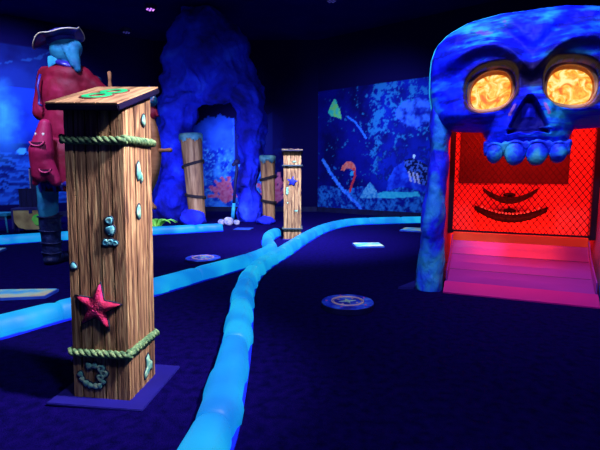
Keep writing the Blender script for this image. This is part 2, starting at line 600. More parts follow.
def paint1(s, z):
    n1 = fb(s, z, .8, 9.1); n2 = fb(s, z, 3.5, 6.7, 4); n3 = fb(s, z, 12.0, 3.3, 3)
    if z > w1top or z < .3 or s > w1end + .3:
        return DARKW
    if z > 2.75:
        c = lerp3((.004, .004, .06), (.008, .02, .16), .5 + n1)
    else:
        c = lerp3((.004, .01, .14), (.008, .035, .42), .55 + n1 + .25 * n2)
    if z < 1.6:
        c = lerp3((.003, .006, .10), (.01, .06, .36), .4 + n2)
        wv = math.sin(z * 42 + n2 * 5 + s * 1.5)
        if wv > .3 and z < 1.45: c = lerp3(c, (.02, .14, .6), .55)
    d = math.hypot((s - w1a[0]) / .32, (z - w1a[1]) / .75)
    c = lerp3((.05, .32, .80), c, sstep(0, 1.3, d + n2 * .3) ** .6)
    if segd(s, z, vine) < .015 + n3 * .03:
        c = lerp3(c, (.015, .07, .26), .7)
    c = lerp3(c, DARKW, sstep(w1end - .3, w1end + .3, s))
    if math.hypot(s - fish_[0], (z - fish_[1]) * 1.3) < .085:
        c = (.05, .35, .8)
    return c


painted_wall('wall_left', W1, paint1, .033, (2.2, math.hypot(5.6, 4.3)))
painted_wall('wall_back', W2, paint2, .028)
painted_wall('wall_right', W3, paint3, .021, (0, 3.9))
box_w = lambda n, c, s: tag(box(n, c, s, 'ceiling'), kind='structure')
box_w('wall_right_side', (5.66, 2.44, CEIL / 2), (.1, 9.86, CEIL))
box_w('wall_left_side', (-9.26, 2.35, CEIL / 2), (.1, 9.7, CEIL))
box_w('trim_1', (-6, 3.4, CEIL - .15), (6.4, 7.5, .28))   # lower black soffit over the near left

# skirting along the mural walls
for i, W in enumerate((W1, W2, W3)):
    A = Vector((*W[0], 0)); B = Vector((*W[1], 0))
    d = (B - A); n = Vector((d.y, -d.x, 0)).normalized()
    L = d.length
    rot = Matrix.Rotation(math.atan2(d.y, d.x), 3, 'Z')
    o = box(['baseboard_left', 'baseboard_back', 'baseboard_right'][i], (A + B) / 2 + n * .02 + Vector((0, 0, .06)), (L - .04, .03, .12), 'dark', rot=rot)
    tag(o, kind='structure')


# ------------------------------------------------------------------ glowing curbs
def catmull(P, step):
    P = [Vector(p) for p in P]
    Q = [P[0] * 2 - P[1]] + P + [P[-1] * 2 - P[-2]]
    dense = []
    for i in range(1, len(Q) - 2):
        p0, p1, p2, p3 = Q[i - 1:i + 3]
        for k in range(30):
            t = k / 30
            dense.append(.5 * ((2 * p1) + (-p0 + p2) * t + (2 * p0 - 5 * p1 + 4 * p2 - p3) * t * t + (-p0 + 3 * p1 - 3 * p2 + p3) * t ** 3))
    dense.append(P[-1])
    out = [dense[0]]
    acc = 0
    for a, b in zip(dense, dense[1:]):
        acc += (b - a).length
        if acc >= step:
            out.append(b); acc = 0
    return out


def curb(label, pts, width=.155, height=.115, seg=.50):
    P = catmull([(x, y, 0) for x, y in pts], .018)
    root = empty('lit_curb', P[0], 0, label, 'lit curb')
    org = P[0].copy()
    per = max(4, int(seg / .018))
    i = 0
    si = 0
    while i < len(P) - 3:
        j = min(i + per, len(P) - 1)
        if len(P) - 1 - j < 6: j = len(P) - 1
        bm = bmesh.new()
        fl = bmesh.new()
        rings = []; fr = []
        n = 16
        cnt = j - i
        for k in range(i, j + 1):
            d = (P[min(k + 1, len(P) - 1)] - P[max(k - 1, 0)]).normalized()
            side = Vector((d.y, -d.x, 0))
            q = (k - i) / cnt
            env = min(1, min(q, 1 - q) * cnt / 2.2)          # pinch at each joint
            env = .90 + .10 * math.sin(env * PI / 2)
            lumpR = 1 + .22 * sstep(.10, .14, q) * sstep(.34, .30, q) + .14 * sstep(.60, .64, q) * sstep(.84, .80, q)
            lumpL = 1 + .20 * sstep(.36, .40, q) * sstep(.60, .56, q)
            ring = []
            for a in range(n + 1):
                th = PI * a / n
                cx = math.cos(th); sz = math.sin(th)
                lump = lumpR if cx > 0 else lumpL
                xx = math.copysign(abs(cx) ** .75, cx) * width / 2 * env * (1 + (lump - 1) * (1 - sz * .6))
                zz = .014 + (sz ** .8) * height * env
                ring.append(bm.verts.new(P[k] - org + side * xx + Vector((0, 0, zz))))
            rings.append(ring)
            wf = width / 2 + .012
            fr.append([fl.verts.new(P[k] - org + side * a_ + Vector((0, 0, b_))) for a_, b_ in ((-wf, .001), (-wf, .014), (wf, .014), (wf, .001))])
        for a, b in zip(rings, rings[1:]):
            for k in range(n):
                bm.faces.new((a[k], a[k + 1], b[k + 1], b[k]))
            bm.faces.new((a[0], b[0], b[n], a[n]))
        bm.faces.new(rings[0]); bm.faces.new(rings[-1][::-1])
        for a, b in zip(fr, fr[1:]):
            for k in range(4):
                fl.faces.new((a[k], a[(k + 1) % 4], b[(k + 1) % 4], b[k]))
        fl.faces.new(fr[0]); fl.faces.new(fr[-1][::-1])
        s = frombm('curb_segment', bm, 'curb', root, True)
        frombm('base_strip', fl, 'flange', s)
        i = j; si += 1
    return root


curb('glowing blue curb winding from the bottom edge of the picture back to the mural wall',
     [(-.335, .95), (-.345, 1.3), (-.325, 1.57), (-.335, 1.97), (-.364, 2.47), (-.401, 2.92), (-.455, 3.56), (-.45, 4.15), (-.36, 4.70),
      (-.20, 5.31), (0, 6.17), (.292, 7.23), (.626, 7.99), (1.05, 8.5), (1.757, 8.72), (2.49, 8.85)])
curb('glowing blue curb passing behind the big wooden post and ending in a hook by the small post',
     [(-2.25, 1.9), (-1.98, 2.42), (-1.84, 2.667), (-1.64, 2.984), (-1.212, 3.625), (-.929, 4.12), (-.67, 4.56), (-.45, 5.04), (-.36, 5.45),
      (-.42, 5.95), (-.471, 6.45), (-.41, 6.9), (-.34, 7.02)], width=.145)
curb('glowing blue straight curb in front of the treasure chest and rock arch',
     [(-4.9, 5.75), (-4.159, 6.17), (-3.532, 6.556), (-2.36, 7.15), (-1.339, 7.65)], seg=.5)


# ------------------------------------------------------------------ wooden posts
def helix_rope(path, rad, m, parent, strands=3, pitch=.05, name='rope'):
    """twisted rope around a closed path"""
    P = [Vector(p) for p in path]
    dense = []
    N = len(P)
    for i in range(N):
        a, b = P[i], P[(i + 1) % N]
        k = max(1, int((b - a).length / .006))
        dense += [a.lerp(b, q / k) for q in range(k)]
    M = len(dense)
    tot = sum((dense[(i + 1) % M] - dense[i]).length for i in range(M))
    turns = round(tot / pitch)
    bm = bmesh.new()
    for s in range(strands):
        pts = []
        for i, p in enumerate(dense):
            d = (dense[(i + 1) % M] - dense[i - 1]).normalized()
            u = Vector((0, 0, 1)); v = d.cross(u).normalized()
            a = 2 * PI * (turns * i / M + s / strands)
            pts.append(p + (u * math.cos(a) + v * math.sin(a)) * rad * .5)
        add_tube(bm, pts, rad * .58, 6, closed=True)
    return frombm(name, bm, m, parent, True)


def make_shaft(bm, W, zf, zb, splits):
    """planked square shaft with a sloping top; seams are real gaps"""
    h = W / 2
    def top(y): return zf + (zb - zf) * (y + h) / W
    for sgn in (-1, 1):
        for a, b in zip(splits, splits[1:]):
            x0 = -h + a * W + .0036; x1 = -h + b * W - .0036
            for (ax) in ('f', 's'):
                jit = random.uniform(0, .003)
                if ax == 'f':
                    y0 = sgn * (h + .001 - jit); y1 = sgn * (h - .014)
                    c = [(x0, y0), (x1, y0), (x1, y1), (x0, y1)]
                else:
                    y0 = sgn * (h - jit); y1 = sgn * (h - .012)
                    c = [(y0, max(x0, -h + .014)), (y0, min(x1, h - .014)), (y1, min(x1, h - .014)), (y1, max(x0, -h + .014))]
                lo = [bm.verts.new((x, y, .012)) for x, y in c]
                hi = [bm.verts.new((x, y, top(y))) for x, y in c]
                bm.faces.new(lo); bm.faces.new(hi)
                for k in range(4):
                    bm.faces.new((lo[k], lo[(k + 1) % 4], hi[(k + 1) % 4], hi[k]))


def barnacle(name, cx, cz, r, m, parent, face_y, normal='front', ring=False, sz=1.0):
    bm = bmesh.new()
    hgt = .006
    def P(u, v, d): return (u, face_y - d, v) if normal == 'front' else (-face_y + d, u, v)
    rings = []
    prof = [(1.0, 0), (.92, .7), (.6, 1.0), (.3, .5 if ring else 1.15), (.02, .35 if ring else 1.2)]
    n = 14
    for f, hh in prof:
        rr = []
        for k in range(n):
            a = 2 * PI * k / n
            w = 1 + .12 * math.sin(3 * a + cx * 90) if f > .5 else 1
            rr.append(bm.verts.new(P(cx + r * f * w * math.cos(a), cz + r * sz * f * w * math.sin(a), hgt * hh)))
        rings.append(rr)
    for a, b in zip(rings, rings[1:]):
        for k in range(n):
            bm.faces.new((a[k], a[(k + 1) % n], b[(k + 1) % n], b[k]))
    bm.faces.new(rings[-1]); bm.faces.new(rings[0])
    o = frombm(name, bm, m, parent, True)
    # painted dark outline
    bm = bmesh.new()
    pts = [P(cx + r * 1.12 * (1 + .1 * math.sin(3 * 2 * PI * k / n + cx * 90)) * math.cos(2 * PI * k / n),
             cz + r * sz * 1.12 * (1 + .1 * math.sin(3 * 2 * PI * k / n + cx * 90)) * math.sin(2 * PI * k / n), .001) for k in range(n)]
    add_tube(bm, pts, .0028, 5, closed=True)
    frombm('outline', bm, 'edge', o, True)
    return o


def blister(name, poly, y, parent, m, normal='front', d=.008):
    """low cushion over a polygon (u, v) on a post face"""
    bm = bmesh.new()
    cx = sum(p[0] for p in poly) / len(poly); cz = sum(p[1] for p in poly) / len(poly)
    def P(u, v, t): return (u, y - t, v) if normal == 'front' else (-y + t, u, v)
    rings = []
    for f, hh in ((1, 0), (.93, .6), (.75, 1), (.4, 1.15)):
        rings.append([bm.verts.new(P(cx + (a - cx) * f, cz + (b - cz) * f, d * hh)) for a, b in poly])
    n = len(poly)
    for a, b in zip(rings, rings[1:]):
        for k in range(n):
            bm.faces.new((a[k], a[(k + 1) % n], b[(k + 1) % n], b[k]))
    bm.faces.new(rings[-1]); bm.faces.new(rings[0])
    o = frombm(name, bm, m, parent, True)
    bm = bmesh.new()
    add_tube(bm, [P(cx + (a - cx) * 1.04, cz + (b - cz) * 1.04, .001) for a, b in poly], .003, 5, closed=True)
    frombm('outline', bm, 'edge', o, True)
    return o


def sub(poly, k=3):
    out = []
    n = len(poly)
    for i in range(n):
        a = poly[i]; b = poly[(i + 1) % n]
        for j in range(k):
            t = j / k
            out.append((a[0] + (b[0] - a[0]) * t, a[1] + (b[1] - a[1]) * t))
    return out


def wooden_post(loc, rz, label, zf, zb, W=.265, plate=.43, lean=0):
    root = empty('wooden_post', loc, rz, label, 'post')
    root.rotation_euler = (0, lean, rz)
    h = W / 2
    box('base_plate', (0.0, .02, .006), (plate, plate + .01, .012), 'base', root, bevel=.003)
    bm = bmesh.new()
    make_shaft(bm, W, zf, zb, (0, .17, .36, .575, .78, 1))
    sh = frombm('shaft', bm, 'wood', root)
    core = bmesh.new()
    vs = add_box(core, (0, 0, (zf + .012) / 2), (W - .02, W - .02, zf - .012))
    for v in vs:
        if v.co.z > .5: v.co.z = zf + (zb - zf) * (v.co.y + h) / W - .002
    frombm('inner_core', core, 'seam', sh)
    # sloping lid
    ang = math.atan2(zb - zf, W)
    lr = Matrix.Rotation(ang, 3, 'X')
    o_front, o_back = .075, .05
    Ld = (W + o_front + o_back) / math.cos(ang)
    cmid = Vector((0, (o_back - o_front) / 2, 0))
    zc = zf + (zb - zf) * (cmid.y + h) / W
    lid = bpy.data.objects.new('lid', bpy.data.meshes.new('lid'))
    bm = bmesh.new()
    add_box(bm, (0, 0, .014), (W + .045, Ld, .026))
    bmesh.ops.bevel(bm, geom=bm.edges[:], offset=.005, segments=2, affect='EDGES')
    lid = frombm('lid', bm, 'black', root)
    lid.location = (0, cmid.y, zc)
    lid.rotation_euler = (ang, 0, 0)
    bm = bmesh.new()
    ww = W + .04
    sp = (0, .16, .42, .70, 1)
    for a, b in zip(sp, sp[1:]):
        add_box(bm, (-ww / 2 + (a + b) / 2 * ww, 0, .0295), ((b - a) * ww - .003, Ld - .006, .006))
    frombm('lid_planks', bm, 'wood_lid', lid)
    return root, h, lid, Ld, ww


POST = (-.856, 2.005, 0)
root, h, lid, Ld, lw = wooden_post(POST, R(-6), 'tall foreground wooden post with green 8 on its sloping lid and a red starfish', 1.262, 1.350, W=.262, lean=R(1.2))
fy = -h - .001
for i_, zz in enumerate((1.135, .222)):
    e = h + .005
    rp = []
    for (x, y) in ((-e, -e), (e, -e), (e, e), (-e, e)):
        rp.append((x, y, zz))
    # rounded corners
    pts = []
    c_ = .012
    for sx, sy, a0 in ((-1, -1, 180), (1, -1, 270), (1, 1, 0), (-1, 1, 90)):
        for q in range(5):
            a = R(a0 + 90 * q / 4)
            pts.append((sx * (e - c_) + c_ * math.cos(a), sy * (e - c_) + c_ * math.sin(a),
                        zz + .006 * math.sin(5 * a + i_)))
    helix_rope(pts, .0175, 'rope', root, strands=3, pitch=.085)
# red starfish
sp = star_poly(-.005, .425, .108, .043, 5, 82)
pts = []
for i, p in enumerate(sp):
    q = sp[(i + 1) % 10]
    for t in (0, .3, .6):
        pts.append((p[0] + (q[0] - p[0]) * t, p[1] + (q[1] - p[1]) * t))
sf = blister('starfish', pts, fy, root, 'starfish', d=.020)
bm = bmesh.new()
for k in range(5):
    a = R(82 + 72 * k)
    for q in range(1, 7):
        add_ell(bm, (-.005 + math.cos(a) * q * .0145, fy - .024 + q * .0018, .425 + math.sin(a) * q * .0145), .0038, seg=6, ring=5)
frombm('ridge_bumps', bm, 'starfish', sf, True)
# barnacles on the front
barnacle('barnacle', .058, .800, .017, 'barnacle_blue', root, fy, ring=True)
barnacle('barnacle', .062, .760, .021, 'barnacle_blue', root, fy)
barnacle('barnacle', .040, .706, .015, 'barnacle_blue', root, fy, ring=True)
barnacle('barnacle', .062, .710, .014, 'barnacle_blue', root, fy, ring=True)
barnacle('barnacle', .082, .706, .012, 'barnacle_blue', root, fy, ring=True)
barnacle('barnacle', -.108, .600, .015, 'barnacle_blue', root, fy)
for (u, v, r) in ((-.055, .160, .016), (-.028, .162, .015), (.000, .150, .019), (.012, .128, .020), (-.003, .108, .018),
                  (-.095, .118, .014), (-.088, .096, .014), (-.070, .080, .015), (-.050, .070, .015), (-.028, .068, .015),
                  (-.008, .072, .014), (.010, .090, .012)):
    barnacle('barnacle', u, v, r, 'barnacle', root, fy, ring=(r > .0175))
# right face
sidey = -(h + .001)
blister('coral_patch', sub([(-.030, 1.03), (-.012, 1.05), (-.004, 1.01), (.016, .995), (.024, .965), (.008, .955), (-.004, .975), (-.020, .965), (-.032, .99)]),
        sidey, root, 'barnacle', 'side')
barnacle('barnacle', -.020, .83, .018, 'barnacle', root, sidey, 'side', sz=1.7)
barnacle('barnacle', .045, 1.23, .016, 'barnacle', root, sidey, 'side', sz=1.5)
blister('coral_patch', sub([(.02, .14), (.045, .155), (.06, .12), (.085, .10), (.085, .065), (.055, .07), (.035, .05), (.005, .045), (.0, .075), (.025, .095)]),
        sidey, root, 'barnacle', 'side')
# green 8 on the lid, with brown outline
def loop_mesh(name, parts, m, parent, z):
    bm = bmesh.new()
    n = 36
    for cx, cy, rx, ry, w in parts:
        prev = None
        rows = []
        for k in range(n):
            a = 2 * PI * k / n
            rows.append([bm.verts.new((cx + (rx + dw) * math.cos(a), cy + (ry + dw) * math.sin(a), z + zz))
                         for dw, zz in ((-w / 2, 0), (-w / 2, .003), (w / 2, .003), (w / 2, 0))])
        for k in range(n):
            a, b = rows[k], rows[(k + 1) % n]
            for q in range(4):
                bm.faces.new((a[q], a[(q + 1) % 4], b[(q + 1) % 4], b[q]))
    return frombm(name, bm, m, parent)
o8 = loop_mesh('number_outline', [(-.010, -.056, .048, .046, .044), (.010, .052, .045, .044, .044)], 'brown8', lid, .0325)
loop_mesh('number_eight', [(-.010, -.056, .048, .046, .026), (.010, .052, .045, .044, .026)], 'green8', lid, .0345)

rt, h, lid2, _, _ = wooden_post((-.115, 6.74, 0), R(181), 'small distant wooden post with a blue star standing by the glowing curb', 1.25, 1.29, W=.262, plate=.29)
# decorations face the viewer, which is this post's local +y side
def on_far(o):
    o.rotation_euler = (0, 0, PI)
    return o
for zz in (1.09, .165):
    e = h + .010
    helix_rope([(-e, -e, zz), (e, -e, zz), (e, e, zz), (-e, e, zz)], .014, 'rope_dark', rt, pitch=.06)
on_far(blister('star', star_poly(0.00, .86, .080, .034, 5, 80), -h - .001, rt, 'star_blue', d=.014))
on_far(blister('coral_patch', sub([(-.09, .77), (-.06, .79), (-.055, .70), (-.07, .66), (-.095, .68)]), -h - .001, rt, 'barnacle'))
on_far(barnacle('barnacle', .055, .43, .025, 'barnacle', rt, -h - .001, sz=.5))
on_far(barnacle('barnacle', .03, 1.15, .028, 'barnacle', rt, -h - .001, sz=.4))
on_far(barnacle('barnacle', -.07, .55, .012, 'barnacle', rt, -h - .001))


# ------------------------------------------------------------------ pirate statue seen from behind
PX, PY = -2.47, 4.85
pir = empty('pirate_statue', (PX, PY, 0), 0, 'life-size pirate statue in red coat and tricorn hat, seen from behind', 'statue')
bm = bmesh.new()   # coat: shoulders, back, skirt, arms reaching to the wheel
add_ell(bm, (.0, 0, 1.82), (.25, .17, .26))
add_ell(bm, (.02, .0, 2.0), (.24, .15, .13))
add_ell(bm, (.02, -.02, 1.5), (.24, .19, .28))
add_ell(bm, (.0, 0, 1.2), (.28, .21, .25))
add_cap(bm, (-.03, .0, 1.15), (-.02, .02, .90), .26, .27)
add_cap(bm, (.18, .02, 2.0), (.34, .10, 1.84), .105, .09)
add_cap(bm, (.34, .10, 1.84), (.20, .26, 2.0), .085, .06)
add_cap(bm, (-.17, .02, 1.99), (-.24, -.02, 1.62), .11, .095)
add_cap(bm, (-.24, -.02, 1.62), (-.20, .26, 1.50), .09, .08)
blob('coat', bm, .02, 'coat', pir, 5, .012, 5, z_floor=.8)
bm = bmesh.new()
add_ell(bm, (0, 0, 0), (.14, .11, .045))
cl = blob('collar', bm, .012, 'navy', pir, 2)
cl.location = (.06, -.03, 2.105); cl.rotation_euler = (.2, .3, 0)
bm = bmesh.new()   # braid down the left back seam
add_tube(bm, [(-.15, -.165, 1.98), (-.17, -.19, 1.86), (-.155, -.20, 1.75), (-.16, -.205, 1.68), (-.13, -.21, 1.66)], .012, 8)
frombm('coat_braid', bm, 'navy', pir, True)
bm = bmesh.new()   # head wrapped in a bandana
add_ell(bm, (.03, .0, 2.25), (.145, .155, .15))
add_ell(bm, (.06, .02, 2.17), (.11, .12, .10))
add_cap(bm, (.05, .0, 2.12), (.05, 0, 2.03), .085, .10)
hd = blob('head', bm, .014, 'cyan_cloth', pir, 3)
bm = bmesh.new()
add_ell(bm, (.15, -.05, 2.25), (.075, .09, .10), Matrix.Rotation(.4, 3, 'Y'))
add_cap(bm, (.16, -.09, 2.22), (.20, -.10, 2.04), .06, .035)
add_cap(bm, (.13, -.11, 2.18), (.17, -.12, 2.08), .04, .03)
for k in range(4):
    add_cap(bm, (.04 + .02 * k, -.13, 2.30 - .03 * k), (.19, -.10, 2.24 - .04 * k), .022, .022)
blob('bandana_knot', bm, .011, 'cyan_cloth', hd, 2)
bm = bmesh.new()
for k in range(5):
    add_cap(bm, (-.09 + .015 * k, -.08, 2.16), (-.085 + .02 * k, -.11, 2.06 + .012 * k), .022, .012)
blob('hair_lock', bm, .01, 'teal', hd, 1)

# hat brim: a wavy upturned disc
bm = bmesh.new()
rings = []
n = 48
for ri_, f in enumerate((.0, .45, .6, .75, .9, 1.0)):
    row = []
    for k in range(n):
        a = 2 * PI * k / n
        tri = .5 + .5 * math.cos(3 * (a - R(70)))
        rad = (.215 + .065 * tri) * f
        z = .02 + (f ** 3) * (.050 - .055 * tri) + .012 * math.sin(5 * a) * f
        row.append(bm.verts.new((rad * math.cos(a), rad * math.sin(a), z)))
    rings.append(row)
for a, b in zip(rings[1:], rings[2:]):
    for k in range(n):
        bm.faces.new((a[k], a[(k + 1) % n], b[(k + 1) % n], b[k]))
bmesh.ops.delete(bm, geom=rings[0], context='VERTS')
edge = [v.co.copy() for v in rings[-1]]
bmesh.ops.solidify(bm, geom=bm.faces[:], thickness=.014)
brim = frombm('hat_brim', bm, 'navy', pir, True)
brim.location = (.01, -.02, 2.335); brim.rotation_euler = (R(5), R(-19), 0)
bm = bmesh.new()
add_tube(bm, [e_ + Vector((0, 0, .004)) for e_ in edge], .006, 6, closed=True)
frombm('brim_trim', bm, 'trim_gold', brim, True)
bm = bmesh.new()
add_ell(bm, (0, .0, .04), (.15, .15, .09))
add_ell(bm, (-0.02, .0, .075), (.10, .11, .05))
crown = blob('hat_crown', bm, .012, 'navy', brim, 3)
# legs
for x, lab in ((-.24, 'left'), (.20, 'right')):
    bm = bmesh.new()
    add_cap(bm, (x, .0, .95), (x, -.02, .56), .115, .095)
    add_cap(bm, (x, -.02, .62), (x - .01, 0, .48), .105, .09)
    blob('breeches_leg', bm, .016, 'cyan_cloth', pir, 3)
    bm = bmesh.new()
    add_cap(bm, (x, 0, .50), (x, 0, .36), .112, .105)
    add_cap(bm, (x, 0, .38), (x, 0, .10), .102, .092)
    add_cap(bm, (x, .0, .055), (x + .03, .16, .05), .075, .06)
    add_ell(bm, (x, -.01, .05), (.085, .10, .055))
    bt = blob('boot', bm, .013, 'boot', pir, 2, z_floor=.0)
    bm = bmesh.new()
    for zz, rr in ((.52, .116), (.37, .111), (.24, .104), (.13, .098)):
        add_tube(bm, [(x + rr * math.cos(2 * PI * k / 24), rr * math.sin(2 * PI * k / 24), zz + .006 * math.sin(4 * PI * k / 24)) for k in range(24)],
                 .009, 6, closed=True)
    frombm('boot_straps', bm, 'boot', bt, True)
# right hand on the wheel handle: palm, four fingers, thumb
hb = bmesh.new()
add_ell(hb, (.19, .31, 2.035), (.045, .045, .03))
for k in range(4):
    p0 = Vector((.16 + .021 * k, .345, 2.045)); L_ = (.034, .042, .040, .030)[k]
    add_cap(hb, p0, p0 + Vector((0, L_, -.004)), .0105, .010, 8)
    add_cap(hb, p0 + Vector((0, L_, -.004)), p0 + Vector((0, L_ + .006, -.034)), .010, .008, 8)
add_cap(hb, (.155, .30, 2.02), (.135, .34, 1.995), .013, .010, 8)
blob('hand', hb, .006, 'cyan_cloth', pir, 1)
bm = bmesh.new()   # dark fringe under the coat
for k in range(14):
    a = PI + PI * k / 13
    add_cap(bm, (-.02 + .27 * math.cos(a), .02 + .26 * math.sin(a), .88), (-.02 + .285 * math.cos(a + .1), .02 + .27 * math.sin(a + .1), .79 + .02 * (k % 3)), .03, .012, 8)
blob('coat_fringe', bm, .012, 'navy', pir, 1)

# pink grinning figure hanging at the pirate's side
fig = empty('grinning_figure', (PX - .045, PY - .36, .86), 0, 'pink grinning figure with white eyes hanging on the pirate statue', 'figure')
bm = bmesh.new()
add_cap(bm, (.02, 0, .60), (-.02, -.02, .34), .058, .115)
add_cap(bm, (-.02, -.02, .34), (-.05, -.01, .12), .115, .085)
add_cap(bm, (-.05, -.01, .14), (-.115, 0, .03), .07, .03)
add_cap(bm, (-.01, -.01, .22), (.09, .0, .05), .10, .055)
bd = blob('body', bm, .011, 'pink', fig, 3)
for x_ in (-.035, .035):
    bm = bmesh.new(); add_ell(bm, (x_, -.072, .50), (.014, .012, .018), seg=10, ring=8)
    frombm('eye', bm, 'white', fig, True)
for cz_, rx_, cx_, yy in ((.43, .066, .0, -.130), (.17, .056, .055, -.118)):
    bm = bmesh.new()
    n = 12
    up = [(cx_ + rx_ * math.cos(PI + PI * k / n), cz_ + rx_ * .62 * math.sin(PI + PI * k / n)) for k in range(n + 1)]
    dn = [(cx_ + rx_ * math.cos(2 * PI - PI * k / n), cz_ + rx_ * .10 * math.sin(2 * PI - PI * k / n)) for k in range(1, n)]
    P_ = up + dn
    A = [bm.verts.new((a, yy, b)) for a, b in P_]; B = [bm.verts.new((a, yy + .03, b)) for a, b in P_]
    bm.faces.new(A); bm.faces.new(B[::-1])
    for k in range(len(P_)):
        bm.faces.new((A[k], B[k], B[(k + 1) % len(P_)], A[(k + 1) % len(P_)]))
    mo = frombm('mouth', bm, 'mouth', fig)
    bm = bmesh.new()
    add_tube(bm, [(a, yy - .002, b) for a, b in up], .0075, 6)
    frombm('lower_lip', bm, 'lip_pink', mo, True)

# ------------------------------------------------------------------ ship's wheel
WX, WY = -2.19, 5.34
wh = empty('ship_wheel', (WX, WY, 0), R(-28), "round tan wooden ship's wheel half hidden behind the tall post", 'wheel')
WZ = 1.235
rim_bm = bmesh.new()
n = 56
r0, r1 = .50, .735
rows = []
for k in range(n):
    a = 2 * PI * k / n
    c, s = math.cos(a), math.sin(a)
    rows.append([rim_bm.verts.new((r * c, y, WZ + r * s)) for r, y in ((r0, -.035), (r0 + .02, -.05), (r1 - .03, -.05), (r1, -.03), (r1, .03), (r1 - .03, .05), (r0 + .02, .05), (r0, .035))])
for k in range(n):
    a, b = rows[k], rows[(k + 1) % n]
    for q in range(8):
        rim_bm.faces.new((a[q], a[(q + 1) % 8], b[(q + 1) % 8], b[q]))
frombm('rim', rim_bm, 'wheel', wh, True)
bm = bmesh.new()
vs = bmesh.ops.create_cone(bm, segments=28, radius1=.13, radius2=.13, depth=.14, cap_ends=True, matrix=Matrix.Translation((0, 0, WZ)) @ Matrix.Rotation(PI / 2, 4, 'X'))
frombm('hub', bm, 'wheel', wh, True)
for k in range(8):
    a = R(90 + 45 * k)
    d = Vector((math.cos(a), 0, math.sin(a)))
    c0 = Vector((0, 0, WZ))
    bm = bmesh.new()
    rr = [(.12, .022), (.25, .03), (.4, .022), (.5, .03)]
    add_tube(bm, [c0 + d * r for r, _ in rr], [w_ for _, w_ in rr], 10)
    frombm('spoke', bm, 'wheel', wh, True)
    bm = bmesh.new()
    rr = [(.73, .018), (.76, .024), (.81, .017), (.86, .022), (.90, .024), (.915, .012)]
    add_tube(bm, [c0 + d * r for r, _ in rr], [w_ for _, w_ in rr], 10)
    frombm('handle', bm, 'wheel', wh, True)
bm = bmesh.new()
add_box(bm, (0, .14, .62), (.16, .12, 1.24))
add_box(bm, (0, .14, .04), (.42, .36, .08))
add_tube(bm, [(0, .0, WZ), (0, .16, WZ)], .05, 12)
frombm('stand', bm, 'navy', wh, bevel=.008)

# small blue-headed figure perched on the rim of the wheel
mk = empty('blue_headed_figure', (WX + .645 * math.cos(R(-28)), WY + .645 * math.sin(R(-28)), 1.60), 0, 'small cyan-headed figure with dark hat and red neck perched on the wheel', 'figure')
bm = bmesh.new()
add_ell(bm, (0, 0.02, .035), (.05, .05, .06)); add_ell(bm, (0.0, 0.02, .09), (.035, .035, .05))
add_cap(bm, (-.04, .0, .07), (-.075, -.02, .01), .02, .014); add_cap(bm, (.04, .0, .07), (.065, -.02, .01), .02, .014)
blob('body', bm, .007, 'coat', mk, 2)
bm = bmesh.new(); add_ell(bm, (0, 0, .175), (.062, .06, .068)); add_ell(bm, (.03, -.04, .155), (.035, .035, .03))
hd2 = blob('head', bm, .006, 'cyan_cloth', mk, 2)
bm = bmesh.new(); add_ell(bm, (.035, -.075, .17), .017, seg=10, ring=8)
frombm('nose', bm, 'skeleton', hd2, True)
for x_ in (-.01, .042):
    bm = bmesh.new(); add_ell(bm, (x_, -.055, .198), .012, seg=10, ring=8)
    frombm('eye', bm, 'white', hd2, True)
bm = bmesh.new(); add_ell(bm, (-.01, .0, .245), (.07, .062, .022)); add_ell(bm, (-.02, 0, .27), (.035, .035, .035)); add_ell(bm, (-.02, .0, .305), (.012, .02, .03))
blob('hat', bm, .006, 'navy', mk, 2)

# lime green leaf clump behind the straight curb
lf = empty('lime_leaf_clump', (-2.42, 7.55, 0), 0, 'bright lime green leaf clump behind the straight glowing curb', 'plant')
for k in range(9):
    a = R(-20 + 25 * k)
    L_ = .27 + .05 * (k % 3)
    bm = bmesh.new()
    rows = []
    for q in range(7):
        t = q / 6
        w_ = .055 * math.sin(PI * min(1, t * .95 + .05)) + .002
        z_ = .01 + .24 * math.sin(PI * t * .7) * (1 - .3 * t)
        c = Vector((math.cos(a) * L_ * t, math.sin(a) * L_ * t * .6, z_))
        s = Vector((-math.sin(a), math.cos(a), 0)) * w_
        rows.append([bm.verts.new(c - s), bm.verts.new(c + Vector((0, 0, .006))), bm.verts.new(c + s), bm.verts.new(c - Vector((0, 0, .006)))])
    for p, q in zip(rows, rows[1:]):
        for i in range(4): bm.faces.new((p[i], p[(i + 1) % 4], q[(i + 1) % 4], q[i]))
    bm.faces.new(rows[0]); bm.faces.new(rows[-1][::-1])
    frombm('leaf', bm, 'grass', lf, True)

# ------------------------------------------------------------------ treasure chest and table at the far left
ch = empty('treasure_chest', (-4.47, 7.55, 0), R(12), 'open treasure chest with tan front and green emblem, on short legs', 'chest')
bm = bmesh.new()
prof = []
for k in range(13):
    a = PI + PI * k / 12
    prof.append((.36 * math.cos(a) if abs(math.cos(a)) > .01 else 0, .34 + .24 * math.sin(a)))
prof = [(-.27, .38), (-.27, .27), (-.255, .17), (-.20, .09), (-.10, .055), (.10, .055), (.20, .09), (.255, .17), (.27, .27), (.27, .38)]
A = prof
body = prism('chest_body', A, -.17, .17, 'chest_tan', ch, bevel=.006)
bm = bmesh.new()
for x in (-.275, .275):
    add_box(bm, (x, 0, .24), (.03, .36, .34))
add_box(bm, (0, 0, .39), (.57, .36, .03))
frombm('chest_bands', bm, 'leather', ch, bevel=.004)
lidc = bmesh.new()
add_box(lidc, (0, .18, .56), (.56, .05, .32))
for k in range(7):
    add_box(lidc, (-.24 + .08 * k, .15, .56), (.008, .02, .31))
frombm('lid', lidc, 'chest_dark', ch, bevel=.004)
